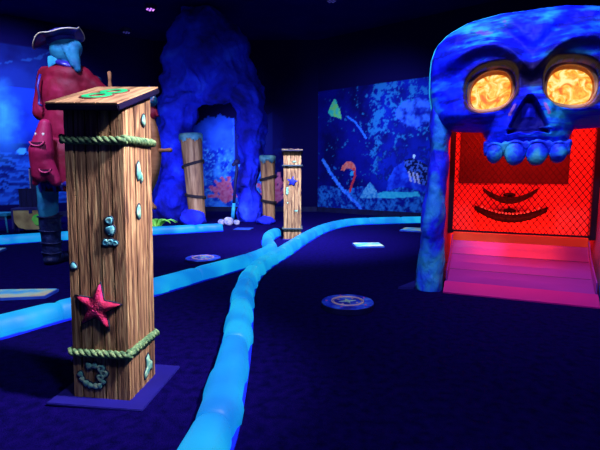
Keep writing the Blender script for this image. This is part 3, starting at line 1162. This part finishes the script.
prism('emblem', [(.10 + .09 * math.cos(a) * (1 if math.sin(a) > -.2 else .8), .215 + .095 * math.sin(a)) for a in [2 * PI * k / 20 for k in range(20)]], -.182, -.168, 'glow_green', ch)
box('hasp', (0, -.178, .36), (.05, .02, .07), 'leather', ch, bevel=.003)
for x in (-.2, .2):
    for y in (-.12, .12):
        bm = bmesh.new(); add_tube(bm, [(x * 1.1, y, 0), (x, y, .10)], [.014, .02], 8)
        frombm('leg', bm, 'leather', ch, True)

tb = empty('side_table', (-5.05, 7.5, 0), R(8), 'small dark table with pale top at the left edge beside the chest', 'table')
box('table_top', (0, 0, .30), (.42, .34, .05), 'teal', tb, bevel=.006)
box('apron', (0, 0, .245), (.36, .28, .06), 'leather', tb, bevel=.004)
for x in (-.17, .17):
    for y in (-.13, .13):
        bm = bmesh.new(); add_tube(bm, [(x * 1.1, y, 0), (x, y, .28)], .014, 8)
        frombm('leg', bm, 'teal', tb, True)

# dark narrow cabinet behind the chest
cb = empty('dark_cabinet', (-4.85, 8.5, 0), R(20), 'narrow dark cabinet with pale edge strip standing behind the chest', 'cabinet')
box('cabinet_body', (0, 0, .54), (.36, .3, 1.08), 'chest_dark', cb, bevel=.01)
box('edge_strip', (-.17, -.155, .80), (.02, .015, .5), 'skeleton', cb, bevel=.003)

# ------------------------------------------------------------------ rock arch
ar = empty('rock_arch', (-2.0, 9.35, 0), 0, 'huge craggy blue cave rock arch reaching up to the ceiling', 'rock')
bm = bmesh.new()
def A_(px, py, Y):
    d = ray(px, py); t = Y / d.y
    return Vector((d.x * t + 2.0, Y - 9.35, CAM_Z + d.z * t))
Yf = 9.35
def lump(px, py, rpx, dy=0, fz=1.0, fy_=1.0):
    r = rpx * Yf / FPX
    add_ell(bm, A_(px, py, Yf + dy), (r, min(r, .5) * fy_, r * fz))
for args in ((172, 214, 22, -.05, .8), (250, 213, 19, -.08, .9), (174, 200, 22, -.05, 1.2), (176, 170, 20, -.05, 1.2), (174, 140, 20, 0, 1.2), (178, 112, 20, 0, 1.2), (180, 85, 20, 0, 1.1),
             (182, 60, 22, 0, 1.1), (184, 35, 20, 0, 1.1), (205, 30, 25, 0, 1), (200, 60, 26, -.1, 1), (208, 78, 22, 0, .9), (225, 50, 24, 0, 1.1), (228, 76, 22, 0, 1),
             (205, 52, 30, -.08, 1), (238, 76, 18, 0, 1.2), (222, 92, 15, 0, .9), (205, 92, 15, 0, .9), (247, 95, 18, 0, 1.2), (251, 122, 16, 0, 1.5), (251, 150, 14, 0, 1.4), (250, 175, 15, -.1, 1.3), (250, 200, 16, -.1, 1.1),
             (192, 14, 12, 0, 1), (215, 18, 10, 0, 1), (170, 160, 16, -.15, .9), (165, 198, 12, -.2, .9), (246, 185, 13, -.22, .8), (186, 100, 14, -.15, .8), (172, 112, 15, -.12, .9)):
    lump(*args)
rock_o = blob('rock_body', bm, .036, 'rock', ar, 1, .07, 1.6, .24, 1.05, z_floor=0)
for v in rock_o.data.vertices:
    v.co.z = min(v.co.z, CEIL - .02)
bm = bmesh.new()
add_ell(bm, (0, 0, .13), (.26, .22, .17)); add_ell(bm, (-.12, .05, .16), (.16, .15, .14))
o = blob('boulder', bm, .025, 'rock', None, 2, .035, 4, .03, 4, z_floor=0)
o.location = (-1.98, 8.33, 0)
tag(o, 'rounded blue boulder at the foot of the left rope-wound piling', 'rock')
bm = bmesh.new()
add_ell(bm, (0, 0, .06), (.2, .15, .10))
o = blob('boulder', bm, .02, 'rock', None, 2, .03, 5, .02, 4, z_floor=0)
o.location = (-.66, 8.66, 0)
tag(o, 'low blue boulder at the foot of the right rope-wound piling', 'rock')


def piling(loc, hgt, r0, r1, lean, label, rz=0):
    rt = empty('rope_wound_piling', loc, rz, label, 'piling')
    rt.rotation_euler = (0, lean, rz)
    bm = bmesh.new()
    n = 28
    rows = []
    for q in range(15):
        t = q / 14
        r = r0 + (r1 - r0) * t
        rows.append([bm.verts.new((r * (1 + .035 * math.sin(7 * 2 * PI * k / n) + .02 * math.sin(3 * k + q * .3)) * math.cos(2 * PI * k / n),
                                   r * (1 + .035 * math.sin(7 * 2 * PI * k / n) + .02 * math.sin(3 * k + q * .3)) * math.sin(2 * PI * k / n), hgt * t)) for k in range(n)])
    for a, b in zip(rows, rows[1:]):
        for k in range(n): bm.faces.new((a[k], a[(k + 1) % n], b[(k + 1) % n], b[k]))
    bm.faces.new(rows[0][::-1]); bm.faces.new(rows[-1])
    frombm('trunk', bm, 'piling', rt, True)
    bm = bmesh.new()
    top, out = [], []
    for k in range(n * 2):
        a = PI * k / n
        jag = .06 + .05 * abs(math.sin(k * 1.3)) + .03 * math.sin(k * .7)
        top.append(bm.verts.new((r1 * 1.03 * math.cos(a), r1 * 1.03 * math.sin(a), hgt + .035)))
        out.append((bm.verts.new((r1 * 1.13 * math.cos(a), r1 * 1.13 * math.sin(a), hgt + .005)),
                    bm.verts.new((r1 * 1.10 * math.cos(a), r1 * 1.10 * math.sin(a), hgt - jag))))
    m_ = n * 2
    bm.faces.new(top)
    for k in range(m_):
        k2 = (k + 1) % m_
        bm.faces.new((top[k], out[k][0], out[k2][0], top[k2]))
        bm.faces.new((out[k][0], out[k][1], out[k2][1], out[k2][0]))
    bmesh.ops.solidify(bm, geom=bm.faces[:], thickness=.008)
    frombm('ragged_cap', bm, 'piling_cap', rt, True)
    for z0, tilt in ((.66, .3), (.30, -.25)):
        bm = bmesh.new()
        pts = []
        for k in range(60):
            a = 2 * PI * 2 * k / 59
            zc = hgt * z0 + .05 * k / 59 + tilt * r0 * math.cos(a)
            r = (r0 + (r1 - r0) * zc / hgt) * 1.07 + .01
            pts.append((r * math.cos(a), r * math.sin(a), zc))
        add_tube(bm, pts, .016, 7)
        frombm('rope', bm, 'seam', rt, True)
    return rt


piling((-2.01, 8.78, 0), 1.70, .155, .20, R(-3.0), 'taller tan rope-wound piling leaning before the left leg of the rock arch')
piling((-.62, 8.98, 0), 1.29, .12, .145, R(-1), 'shorter tan rope-wound piling beside the right leg of the rock arch')

# staff standing in a small pile of pale stones
st = empty('standing_staff', (-1.32, 8.75, 0), R(0), 'thin dark staff with teal lower end standing in the arch opening', 'staff')
st.rotation_euler = (0, R(5), 0)
bm = bmesh.new(); add_tube(bm, [(0, 0, .40), (.0, 0, .8), (.01, 0, 1.08), (.0, 0, 1.16)], [.03, .028, .035, .02], 10)
frombm('pole', bm, 'dark', st, True)
bm = bmesh.new(); add_ell(bm, (-.01, 0, 1.2), (.06, .03, .05)); add_ell(bm, (-.06, 0, 1.14), (.04, .025, .04))
blob('head', bm, .012, 'dark', st, 1)
bm = bmesh.new(); add_tube(bm, [(-.005, 0, .08), (0, 0, .4)], [.04, .032], 10)
frombm('lower_sleeve', bm, 'teal', st, True)
for k, (x, y, r, lab) in enumerate(((-.02, -.12, .10, 'largest pale stone at the foot of the dark staff'), (-.17, -.05, .07, 'small pale stone left of the staff foot'),
                                    (.12, -.06, .065, 'small pale stone right of the staff foot'))):
    bm = bmesh.new(); add_ell(bm, (0, 0, r * .7), (r, r * .8, r * .85))
    o = blob('stone', bm, .012, 'skeleton', None, 1, .012, 9, z_floor=0)
    o.location = (-1.33 + x, 8.58 + y, 0)
    tag(o, lab, 'stone', 'pale stones at the staff')

# ------------------------------------------------------------------ compass discs
def disc(loc, r, hgt, rz, label):
    rt = empty('compass_disc', loc, rz, label, 'disc', 'compass discs on the carpet')
    bm = bmesh.new()
    bmesh.ops.create_cone(bm, segments=48, radius1=r * .97, radius2=r, depth=hgt, cap_ends=True, matrix=Matrix.Translation((0, 0, hgt / 2)))
    frombm('disc_body', bm, 'disc_side', rt, bevel=.004)
    bm = bmesh.new()
    bmesh.ops.create_cone(bm, segments=48, radius1=r * .985, radius2=r * .97, depth=.006, cap_ends=True, matrix=Matrix.Translation((0, 0, hgt + .003)))
    tp = frombm('disc_face', bm, 'disc_top', rt)
    z = hgt + .008
    bm = bmesh.new()
    for rr, w_ in ((.60, .012), (.53, .006)):
        add_tube(bm, [(r * rr * math.cos(2 * PI * k / 48), r * rr * math.sin(2 * PI * k / 48), z) for k in range(48)], r * w_ * 2.6, 6, closed=True)
    frombm('compass_ring', bm, 'disc_ring', tp, True)
    prism('compass_star', star_poly(0, 0, r * .34, r * .10, 4, 90), z - .003, z + .003, 'disc_star', tp, axis='z')
    bm = bmesh.new()
    for k in range(4):
        a = R(45 + 90 * k)
        add_ell(bm, (r * .40 * math.cos(a), r * .40 * math.sin(a), z), (r * .05, r * .05, .003), seg=10, ring=6)
    frombm('compass_points', bm, 'disc_ring', tp, True)
    for k in range(5):
        a = R(20 + 72 * k)
        bm = bmesh.new(); add_ell(bm, (r * .80 * math.cos(a), r * .80 * math.sin(a), z), (r * .05, r * .03, .004), seg=10, ring=6)
        frombm('pink_mark', bm, 'disc_dot', tp, True)
    return rt


disc((.352, 3.24, 0), .195, .045, R(12), 'large blue compass disc alone on the dark carpet right of the curbs')
disc((-1.10, 5.03, 0), .20, .03, R(-10), 'small far compass disc lying behind the left glowing curb')

# floor plates
def plate(corners, label, m='plate', t=.022):
    cx = sum(c[0] for c in corners) / 4; cy = sum(c[1] for c in corners) / 4
    rt = empty('floor_plate', (cx, cy, 0), 0, label, 'floor plate', 'flat plates on the carpet')
    loc_ = [(x - cx, y - cy) for x, y in corners]
    prism('plate_body', loc_, .001, t, 'plate_dark' if m != 'plate_dark' else 'dark', rt, axis='z')
    prism('plate_top', [(x * .96, y * .96) for x, y in loc_], t, t + .005, m, rt, axis='z')
    return rt


plate([(-2.72, 3.36), (-2.02, 3.48), (-2.03, 3.70), (-2.72, 3.66)], 'pale plate at the left edge in front of the pirate boot')
plate([(-4.10, 5.40), (-3.74, 5.52), (-3.80, 5.75), (-4.16, 5.72)], 'pale plate at the left edge near the straight curb')
plate([(.745, 5.85), (1.12, 5.9), (1.10, 6.2), (.72, 6.16)], 'pale plate on the carpet midway between small post and skull')
plate([(1.69, 7.58), (2.10, 7.40), (2.3, 7.75), (1.88, 7.95)], 'pale plate closest to the mural wall, left of the skull')
plate([(-1.16, 7.70), (-.86, 7.70), (-.82, 7.95), (-1.12, 7.95)], 'faint blue plate between the rock arch and small post', 'plate_dark', .012)

# ------------------------------------------------------------------ skull booth
SB = empty('skull_booth', (1.697, 3.43, 0), math.atan2(-.399, .917), 'giant blue skull game booth with glowing orange eyes and red ramp', 'game booth')
half = [(0, 2.185), (.22, 2.185), (.44, 2.15), (.59, 2.08), (.68, 1.99), (.712, 1.9), (.722, 1.79), (.72, 1.63), (.695, 1.48), (.645, 1.385), (.575, 1.33),
        (.43, 1.322), (.315, 1.315), (.285, 1.25), (.30, 1.17), (.275, 1.13), (.14, 1.12), (0, 1.115)]
outl = half + [(-x, z) for x, z in half[-2:0:-1]]
C0 = (0, 1.62)


def ray_out(th):
    dx, dz = math.cos(th), math.sin(th)
    best = None
    n = len(outl)
    for i in range(n):
        ax, az = outl[i][0] - C0[0], outl[i][1] - C0[1]
        bx, bz = outl[(i + 1) % n][0] - C0[0], outl[(i + 1) % n][1] - C0[1]
        ex_, ez_ = bx - ax, bz - az
        den = dx * ez_ - dz * ex_
        if abs(den) < 1e-9: continue
        t = (ax * ez_ - az * ex_) / den
        s = (ax * dz - az * dx) / den
        if t > 0 and -1e-6 <= s <= 1 + 1e-6:
            best = t if best is None else max(best, t)
    return best


EX, EZ, ERX, ERZ = .262, 1.612, .158, .150


def eye_d(x, z):
    xx = abs(x) - EX
    s = 1 if x > 0 else -1
    # slightly slanted rounded sockets
    zz = z - EZ - xx * -.12
    return (abs(xx / ERX) ** 2.4 + abs(zz / ERZ) ** 2.4) ** (1 / 2.4)


def nose_m(x, z):
    """1 inside the nose opening"""
    t = (1.525 - z) / .205
    if t < 0 or t > 1: 
        e = 0
        wv = 0
    wv = .012 + .105 * max(0, min(1, t)) ** .8
    inside = sstep(.018, -.008, abs(x) - wv) * sstep(1.545, 1.520, z) * sstep(1.285, 1.308, z + .02 * math.cos(x * 26))
    slot = sstep(.140, .125, abs(x)) * sstep(.020, .010, abs(z - 1.305 + x * x))
    return max(inside, slot)


def skull_y(x, z, t):
    y = .06 - .27 * max(0, 1 - t ** 2.6) ** .55
    ax = abs(x)
    # brow ridge arcs over each eye and a V crease between
    bz = 1.80 + .10 * math.exp(-((ax - .30) / .20) ** 2) - .10 * math.exp(-(ax / .10) ** 2)
    y -= .085 * math.exp(-((z - bz) / .050) ** 2) * sstep(.66, .45, ax)
    y += .045 * math.exp(-((z - bz - .14) / .06) ** 2) * sstep(.6, .3, ax)
    # bridge of nose is set back, cheekbones push out
    y += .07 * math.exp(-((ax) / .07) ** 2 - ((z - 1.68) / .09) ** 2)
    y -= .06 * math.exp(-((ax - .46) / .15) ** 2 - ((z - 1.43) / .06) ** 2)
    y -= .07 * math.exp(-((ax) / .2) ** 4 - ((z - 1.25) / .12) ** 4)
    y -= .035 * math.exp(-((ax - .13) / .035) ** 2 - ((z - 1.45) / .08) ** 2)
    # temple hollow
    y += .05 * math.exp(-((ax - .60) / .08) ** 2 - ((z - 1.72) / .12) ** 2)
    # gums over the teeth
    y -= .02 * math.cos(x * 50) * sstep(1.22, 1.16, z)
    y += .016 * noise.fractal(Vector((x * 5, z * 5, 1.3)), .8, 2.1, 4)
    e = eye_d(x, z)
    base_y = y
    k = sstep(1.22, .98, e)
    y = y * (1 - k) + (.03) * k
    nm = nose_m(x, z)
    y += .10 * nm
    if nm > .5:
        y -= .05 * math.exp(-(x / .04) ** 2 - ((z - 1.41) / .06) ** 2)
    return y


NT, NR = 300, 96
vs = [(C0[0], skull_y(0, C0[1], 0), C0[1])]
par = [(0, C0[1], 0)]
for j in range(1, NR + 1):
    for i in range(NT):
        th = 2 * PI * i / NT
        t = j / NR
        Rr = ray_out(th)
        tt = t
        x = C0[0] + math.cos(th) * Rr * tt; z = C0[1] + math.sin(th) * Rr * tt
        vs.append((x, skull_y(x, z, tt), z)); par.append((x, z, tt))
fs = [(0, 1 + (i + 1) % NT, 1 + i) for i in range(NT)]
for j in range(NR - 1):
    for i in range(NT):
        a = 1 + j * NT + i; b = 1 + j * NT + (i + 1) % NT
        fs.append((a, b, b + NT, a + NT))
base_i = 1 + (NR - 1) * NT
# side wall to the back
for q, (yy, shr) in enumerate(((.12, 1.0), (.22, .985), (.26, .93), (.26, .5))):
    for i in range(NT):
        x, z, _ = par[base_i + i]
        vs.append((C0[0] + (x - C0[0]) * shr, yy, C0[1] + (z - C0[1]) * shr)); par.append((x, z, 1.1))
    for i in range(NT):
        a = base_i + q * NT + i; b = base_i + q * NT + (i + 1) % NT
        fs.append((a, b, b + NT, a + NT))
vs.append((C0[0], .26, C0[1])); par.append((0, C0[1], 1.1))
last = len(vs) - 1
for i in range(NT):
    fs.append((last - NT + i, last - NT + (i + 1) % NT, last))
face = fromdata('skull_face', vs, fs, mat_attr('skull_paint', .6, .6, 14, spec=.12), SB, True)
bmx = bmesh.new(); bmx.from_mesh(face.data); bmesh.ops.recalc_face_normals(bmx, faces=bmx.faces[:]); bmx.to_mesh(face.data); bmx.free()
for p in face.data.polygons: p.use_smooth = True
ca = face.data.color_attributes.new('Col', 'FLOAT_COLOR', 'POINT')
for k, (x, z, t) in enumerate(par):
    n1 = noise.fractal(Vector((x * 2.2, z * 3.0, 4.2)), .8, 2.1, 5)
    n2 = noise.fractal(Vector((x * 6 + 3, z * 14, 7.7)), .8, 2.1, 5)
    c = lerp3((.004, .006, .75), (.006, .03, .98), .5 + n2)
    g = n1 * 1.0 + n2 * .5 + .35 * math.exp(-((z - 2.05) / .10) ** 2) + .25 * sstep(.5, .72, abs(x)) - .12
    c = lerp3(c, (.015, .30, .62), max(0, min(.8, g * 1.3)))
    g2 = g - .42
    c = lerp3(c, (.04, .48, .30), max(0, min(.8, g2 * 2.0)))
    st = noise.fractal(Vector((x * 3.0 + 11, z * 22, 2.2)), .8, 2.1, 4)
    c = lerp3(c, (.03, .50, .60), sstep(.12, .45, st) * .55 * sstep(-.35, .25, n1))
    c = lerp3(c, (.003, .004, .16), sstep(.15, .50, -st - .25 * n1) * .75)
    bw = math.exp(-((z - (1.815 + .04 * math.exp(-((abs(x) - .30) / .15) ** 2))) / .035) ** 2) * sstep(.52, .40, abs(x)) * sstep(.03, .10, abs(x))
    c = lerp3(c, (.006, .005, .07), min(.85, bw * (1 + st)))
    if math.hypot(x + .30, (z - 2.06)) < .12 and n2 > .25:
        c = lerp3(c, (.20, .01, .7), .5)
    e = eye_d(x, z)
    if e < 1.10 and t < 1.05:
        c = lerp3((.75, .34, .12), c, sstep(1.0, 1.10, e + n2 * .06))
    elif e < 1.50 and t < 1.05:   # airbrushed black ring round the sockets, with brow shading painted in above
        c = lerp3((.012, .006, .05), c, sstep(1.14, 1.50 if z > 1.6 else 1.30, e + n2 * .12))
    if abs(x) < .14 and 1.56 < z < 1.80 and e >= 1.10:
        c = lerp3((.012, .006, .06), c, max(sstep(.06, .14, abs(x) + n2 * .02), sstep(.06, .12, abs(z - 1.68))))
    nm = nose_m(x, z)
    if nm > .1:
        c = lerp3(c, (.004, .004, .16), min(1, nm * 1.3))
        if abs(x) < .045 and 1.39 < z < 1.49: c = (.006, .01, .45)
    if abs(abs(x) - .115 - (1.43 - z) * .45) < .009 and 1.40 < z < 1.48:
        c = (.42, .16, .50)
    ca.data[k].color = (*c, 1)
# edge trim along the top of the skull
bm = bmesh.new()
pts = []
for i in range(70):
    th = R(-22) + (R(202) - R(-22)) * i / 69
    Rr = ray_out(th)
    pts.append((C0[0] + math.cos(th) * Rr * 1.004, .085, C0[1] + math.sin(th) * Rr * 1.004))
add_tube(bm, pts, .010, 6)
frombm('edge_trim', bm, 'skull_edge', SB, True)
# eyes
for sx in (-1, 1):
    bm = bmesh.new()
    ring = []
    n = 40
    rows = []
    for f, yy in ((1, .02), (1, .0), (.9, -.012), (.65, -.028), (.3, -.036), (.02, -.038)):
        row = []
        for k in range(n):
            a = 2 * PI * k / n
            ca_, sa_ = math.cos(a), math.sin(a)
            rr = 1 / (abs(ca_) ** 2.4 + abs(sa_) ** 2.4) ** (1 / 2.4)
            xx = ca_ * rr * ERX * .89 * f
            zz = sa_ * rr * ERZ * .86 * f
            row.append(bm.verts.new((sx * (EX + xx), yy + .015, EZ - .010 + zz - xx * .12)))
        rows.append(row)
    for a, b in zip(rows, rows[1:]):
        for k in range(n): bm.faces.new((a[k], a[(k + 1) % n], b[(k + 1) % n], b[k]))
    bm.faces.new(rows[-1]); bm.faces.new(rows[0])
    e = frombm('glowing_eye', bm, 'eye', SB, True)
    bm = bmesh.new()
    pts = []
    for k in range(48):
        a = 2 * PI * k / 48
        ca_, sa_ = math.cos(a), math.sin(a)
        rr = 1 / (abs(ca_) ** 2.4 + abs(sa_) ** 2.4) ** (1 / 2.4)
        xx = ca_ * rr * ERX * 1.0; zz = sa_ * rr * ERZ * 1.0
        x_ = sx * (EX + xx); z_ = EZ + zz - xx * .12
        pts.append((x_, -.03 + .006 * math.sin(7 * a), z_))
    add_tube(bm, pts, [.012 + .006 * math.sin(3 * 2 * PI * k / 48) for k in range(48)], 8, closed=True)
    frombm('socket_rim', bm, 'socket', SB, True)
# teeth
for x, r, zc in ((-.213, .056, 1.125), (-.078, .070, 1.125), (.066, .070, 1.122), (.200, .058, 1.13)):
    bm = bmesh.new()
    add_ell(bm, (x, -.165, zc + .01), (r, .06, r * 1.25))
    add_ell(bm, (x, -.15, zc + .03), (r * .92, .055, r * .95))
    add_ell(bm, (x, -.12, zc - .015), (r * .85, .07, r * .9))
    blob('tooth', bm, .009, 'tooth', SB, 2, .006, 9)
bm = bmesh.new()
for x, r in ((-.145, .012), (-.006, .012), (.135, .012), (-.275, .014), (.262, .014)):
    add_cap(bm, (x, -.185, 1.21), (x, -.16, 1.13), r * 1.3, r)
for (x, r) in ((-.213, .058), (-.078, .07), (.066, .07), (.200, .058)):
    add_tube(bm, [(x + r * 1.05 * math.cos(PI * k / 10), -.195 + .02 * abs(math.cos(PI * k / 10)), 1.145 + r * 1.05 * math.sin(PI * k / 10)) for k in range(11)], .015, 8)
blob('gum', bm, .01, 'tooth', SB, 2)

# pillars and booth body
for sx in (-1, 1):
    bm = bmesh.new()
    pr = [(0, -.68, .115), (.25, -.675, .112), (.5, -.672, .105), (.75, -.655, .095), (1.0, -.64, .085), (1.25, -.63, .08), (1.5, -.62, .10)]
    for (z0, x0, r0_), (z1, x1, r1_) in zip(pr, pr[1:]):
        for q in range(6):
            t = q / 6
            z = z0 + (z1 - z0) * t; x = x0 + (x1 - x0) * t; r = r0_ + (r1_ - r0_) * t
            add_ell(bm, (-sx * x * 1.0, .10 + .02 * math.sin(z * 7), z), (r, .13, .15))
    blob('side_pillar', bm, .016, 'pillar', SB, 5, .016, 4, .020, 2.2, z_floor=.0)
    box('side_panel', (sx * .605, .54, .80), (.03, .84, 1.58), 'booth_side', SB)
prism('base_wing', [(-.92, -.02), (-.80, .02), (-.72, .36), (-.80, .36)], .0, .02, 'base', SB, axis='z')
box('back_panel', (0, .95, .80), (1.18, .03, 1.58), 'red_panel', SB)
box('roof_panel', (0, .58, 1.60), (1.24, .78, .03), 'booth_side', SB)
box('upper_board', (-.06, .928, 1.22), (.94, .012, .66), 'red_board', SB)


def goal(name, cx, z_end, z_mid, hw, t, pearls):
    bm = bmesh.new()
    n = 20
    rows = []
    for k in range(n + 1):
        u = -1 + 2 * k / n
        z = z_mid + (z_end - z_mid) * u * u
        tk = t * (1 - .45 * abs(u) ** 2)
        yf = .935 - .065 * (1 - .3 * u * u)
        rows.append([bm.verts.new((cx + hw * u, y, zz)) for y, zz in ((.937, z - tk / 2), (yf, z - tk / 2), (yf, z + tk / 2), (.937, z + tk / 2))])
    for a, b in zip(rows, rows[1:]):
        for q in range(4): bm.faces.new((a[q], a[(q + 1) % 4], b[(q + 1) % 4], b[q]))
    bm.faces.new(rows[0]); bm.faces.new(rows[-1][::-1])
    o = frombm(name, bm, 'shelf', SB, True)
    bm = bmesh.new()
    add_ell(bm, (cx, .93, z_mid + t * .9), (.055, .02, .022))
    frombm('slot', bm, 'shelf', o, True)
    if pearls:
        bm = bmesh.new()
        for k in range(17):
            u = -.78 + 1.56 * k / 16
            add_ell(bm, (cx + hw * u, .868, z_mid + (z_end - z_mid) * u * u + t * .62), .011, seg=8, ring=6)
        frombm('teeth_row', bm, 'pearl', o, True)


goal('smile_shelf', -.07, .835, .73, .235, .060, False)
goal('smile_shelf', -.06, .655, .56, .315, .078, True)

# net frame and diamond netting
nf = bmesh.new()
NZ0, NZ1, NX, NY = .455, 1.56, .545, .56
for s_ in (-1, 1):
    add_box(nf, (s_ * (NX + .02), NY, (NZ0 + NZ1) / 2), (.042, .04, NZ1 - NZ0 + .04))
add_box(nf, (0, NY, NZ0), (2 * NX, .035, .026))
add_box(nf, (0, NY, NZ1), (2 * NX, .035, .026))
frombm('net_frame', nf, 'black', SB, bevel=.003)
bm = bmesh.new()
stp = .050
w_, h_ = NX, NZ1 - NZ0
slope = 1.35
for sgn in (1, -1):
    k = -60
    while k < 60:
        x0 = k * stp
        # line x = x0 + sgn*(z)/slope
        pts = []
        for z in (0, h_):
            pts.append((x0 + sgn * z / slope, z))
        (xa, za), (xb, zb_) = pts
        # clip to [-w_, w_]
        def cl_(xa, za, xb, zb_):
            if xa > xb: xa, za, xb, zb_ = xb, zb_, xa, za
            if xb < -w_ or xa > w_: return None
            if xa < -w_:
                t = (-w_ - xa) / (xb - xa); za += (zb_ - za) * t; xa = -w_
            if xb > w_:
                t = (w_ - xa) / (xb - xa); zb_ = za + (zb_ - za) * t; xb = w_
            return xa, za, xb, zb_
        r = cl_(xa, za, xb, zb_)
        if r and abs(r[2] - r[0]) > .01:
            add_tube(bm, [(r[0], NY + .003 * sgn, NZ0 + r[1]), (r[2], NY + .003 * sgn, NZ0 + r[3])], .0034, 5, caps=False)
        k += 1
frombm('netting', bm, 'net', SB)

# ramp
prof = [(.0, .004), (.0, .012), (.11, .085)]
bm = bmesh.new()
RP = [(.10, .082), (.18, .118), (.26, .160), (.34, .210), (.42, .268), (.48, .322), (.53, .375)]
rows = []
for y, z in RP:
    rows.append([bm.verts.new((x, y, zz)) for x, zz in ((-.535, z), (.535, z), (.535, .002), (-.535, .002))])
for a, b in zip(rows, rows[1:]):
    for q in range(4): bm.faces.new((a[q], a[(q + 1) % 4], b[(q + 1) % 4], b[q]))
bm.faces.new(rows[0]); bm.faces.new(rows[-1][::-1])
rm = frombm('ramp', bm, 'ramp', SB)
bm = bmesh.new()
for k in (2, 4):
    y, z = RP[k]
    add_tube(bm, [(-.53, y, z), (.53, y, z)], .0022, 5)
frombm('board_joint', bm, 'shelf', rm)
prism('front_lip', [(.0, .001), (.0, .012), (.10, .084), (.10, .001)], -.553, .553, 'lip', SB, axis='x')
box('top_lip', (0, .545, .413), (1.07, .03, .08), 'top_lip', SB, bevel=.004)
for s_ in (-1, 1):
    poly = [(y, z + .10 - .05 * (y / .53)) for y, z in RP] + [(y, z + .003) for y, z in RP[::-1]]
    prism('ramp_guard', poly, s_ * .540 - .005, s_ * .540 + .005, 'ramp', SB, axis='x')
# red lamp inside the booth, above the ramp
lampd = bpy.data.lights.new('booth_lamp', 'AREA')
lampd.shape = 'RECTANGLE'; lampd.size = .9; lampd.size_y = .12; lampd.energy = 26; lampd.color = (1, .025, .012)
lo = bpy.data.objects.new('booth_lamp', lampd); COL.objects.link(lo); lo.parent = SB
lo.location = (0, .33, 1.49); lo.rotation_euler = (R(46), 0, 0)
lampd = bpy.data.lights.new('ramp_lamp', 'AREA')
lampd.shape = 'RECTANGLE'; lampd.size = .8; lampd.size_y = .1; lampd.energy = 2; lampd.color = (1, .03, .05)
lo = bpy.data.objects.new('ramp_lamp', lampd); COL.objects.link(lo); lo.parent = SB
lo.location = (0, .30, 1.27); lo.rotation_euler = (R(-10), 0, 0)
lampd = bpy.data.lights.new('lower_fill', 'AREA')  # added unseen red fill, brightens the back panel under the shelves
lampd.shape = 'RECTANGLE'; lampd.size = .9; lampd.size_y = .05; lampd.energy = 5.5; lampd.color = (1, .03, .012)
lo = bpy.data.objects.new('lower_fill', lampd); COL.objects.link(lo); lo.parent = SB
lo.location = (0, .63, .45); lo.rotation_euler = (R(118), 0, 0)
box('lamp_housing', (0, .37, 1.545), (.95, .2, .03), 'black', SB)

# ------------------------------------------------------------------ ceiling lamps
def ceiling_lamp(loc, m, label):
    rt = empty('ceiling_lamp', loc, 0, label, 'ceiling lamp', 'round lamps on the dark ceiling')
    bm = bmesh.new()
    bmesh.ops.create_cone(bm, segments=28, radius1=.10, radius2=.13, depth=.07, cap_ends=True, matrix=Matrix.Translation((0, 0, -.035)))
    frombm('housing', bm, 'dark', rt, bevel=.004)
    for k in range(7):
        a = 2 * PI * k / 6
        r = 0 if k == 6 else .062
        bm = bmesh.new(); add_ell(bm, (r * math.cos(a), r * math.sin(a), -.073), (.02, .02, .012), seg=10, ring=6)
        frombm('led', bm, m, rt, True)
    return rt


ceiling_lamp((-2.90, 9.15, CEIL), 'led', 'violet lit round lamp on the ceiling left of the rock arch')
ceiling_lamp((-3.92, 10.6, CEIL), 'led_dim', 'dim round lamp on the dark ceiling, the nearest one to the pirate hat')
ceiling_lamp((.58, 8.72, CEIL), 'led_dim', 'dim round lamp at the top edge of the picture right of centre')
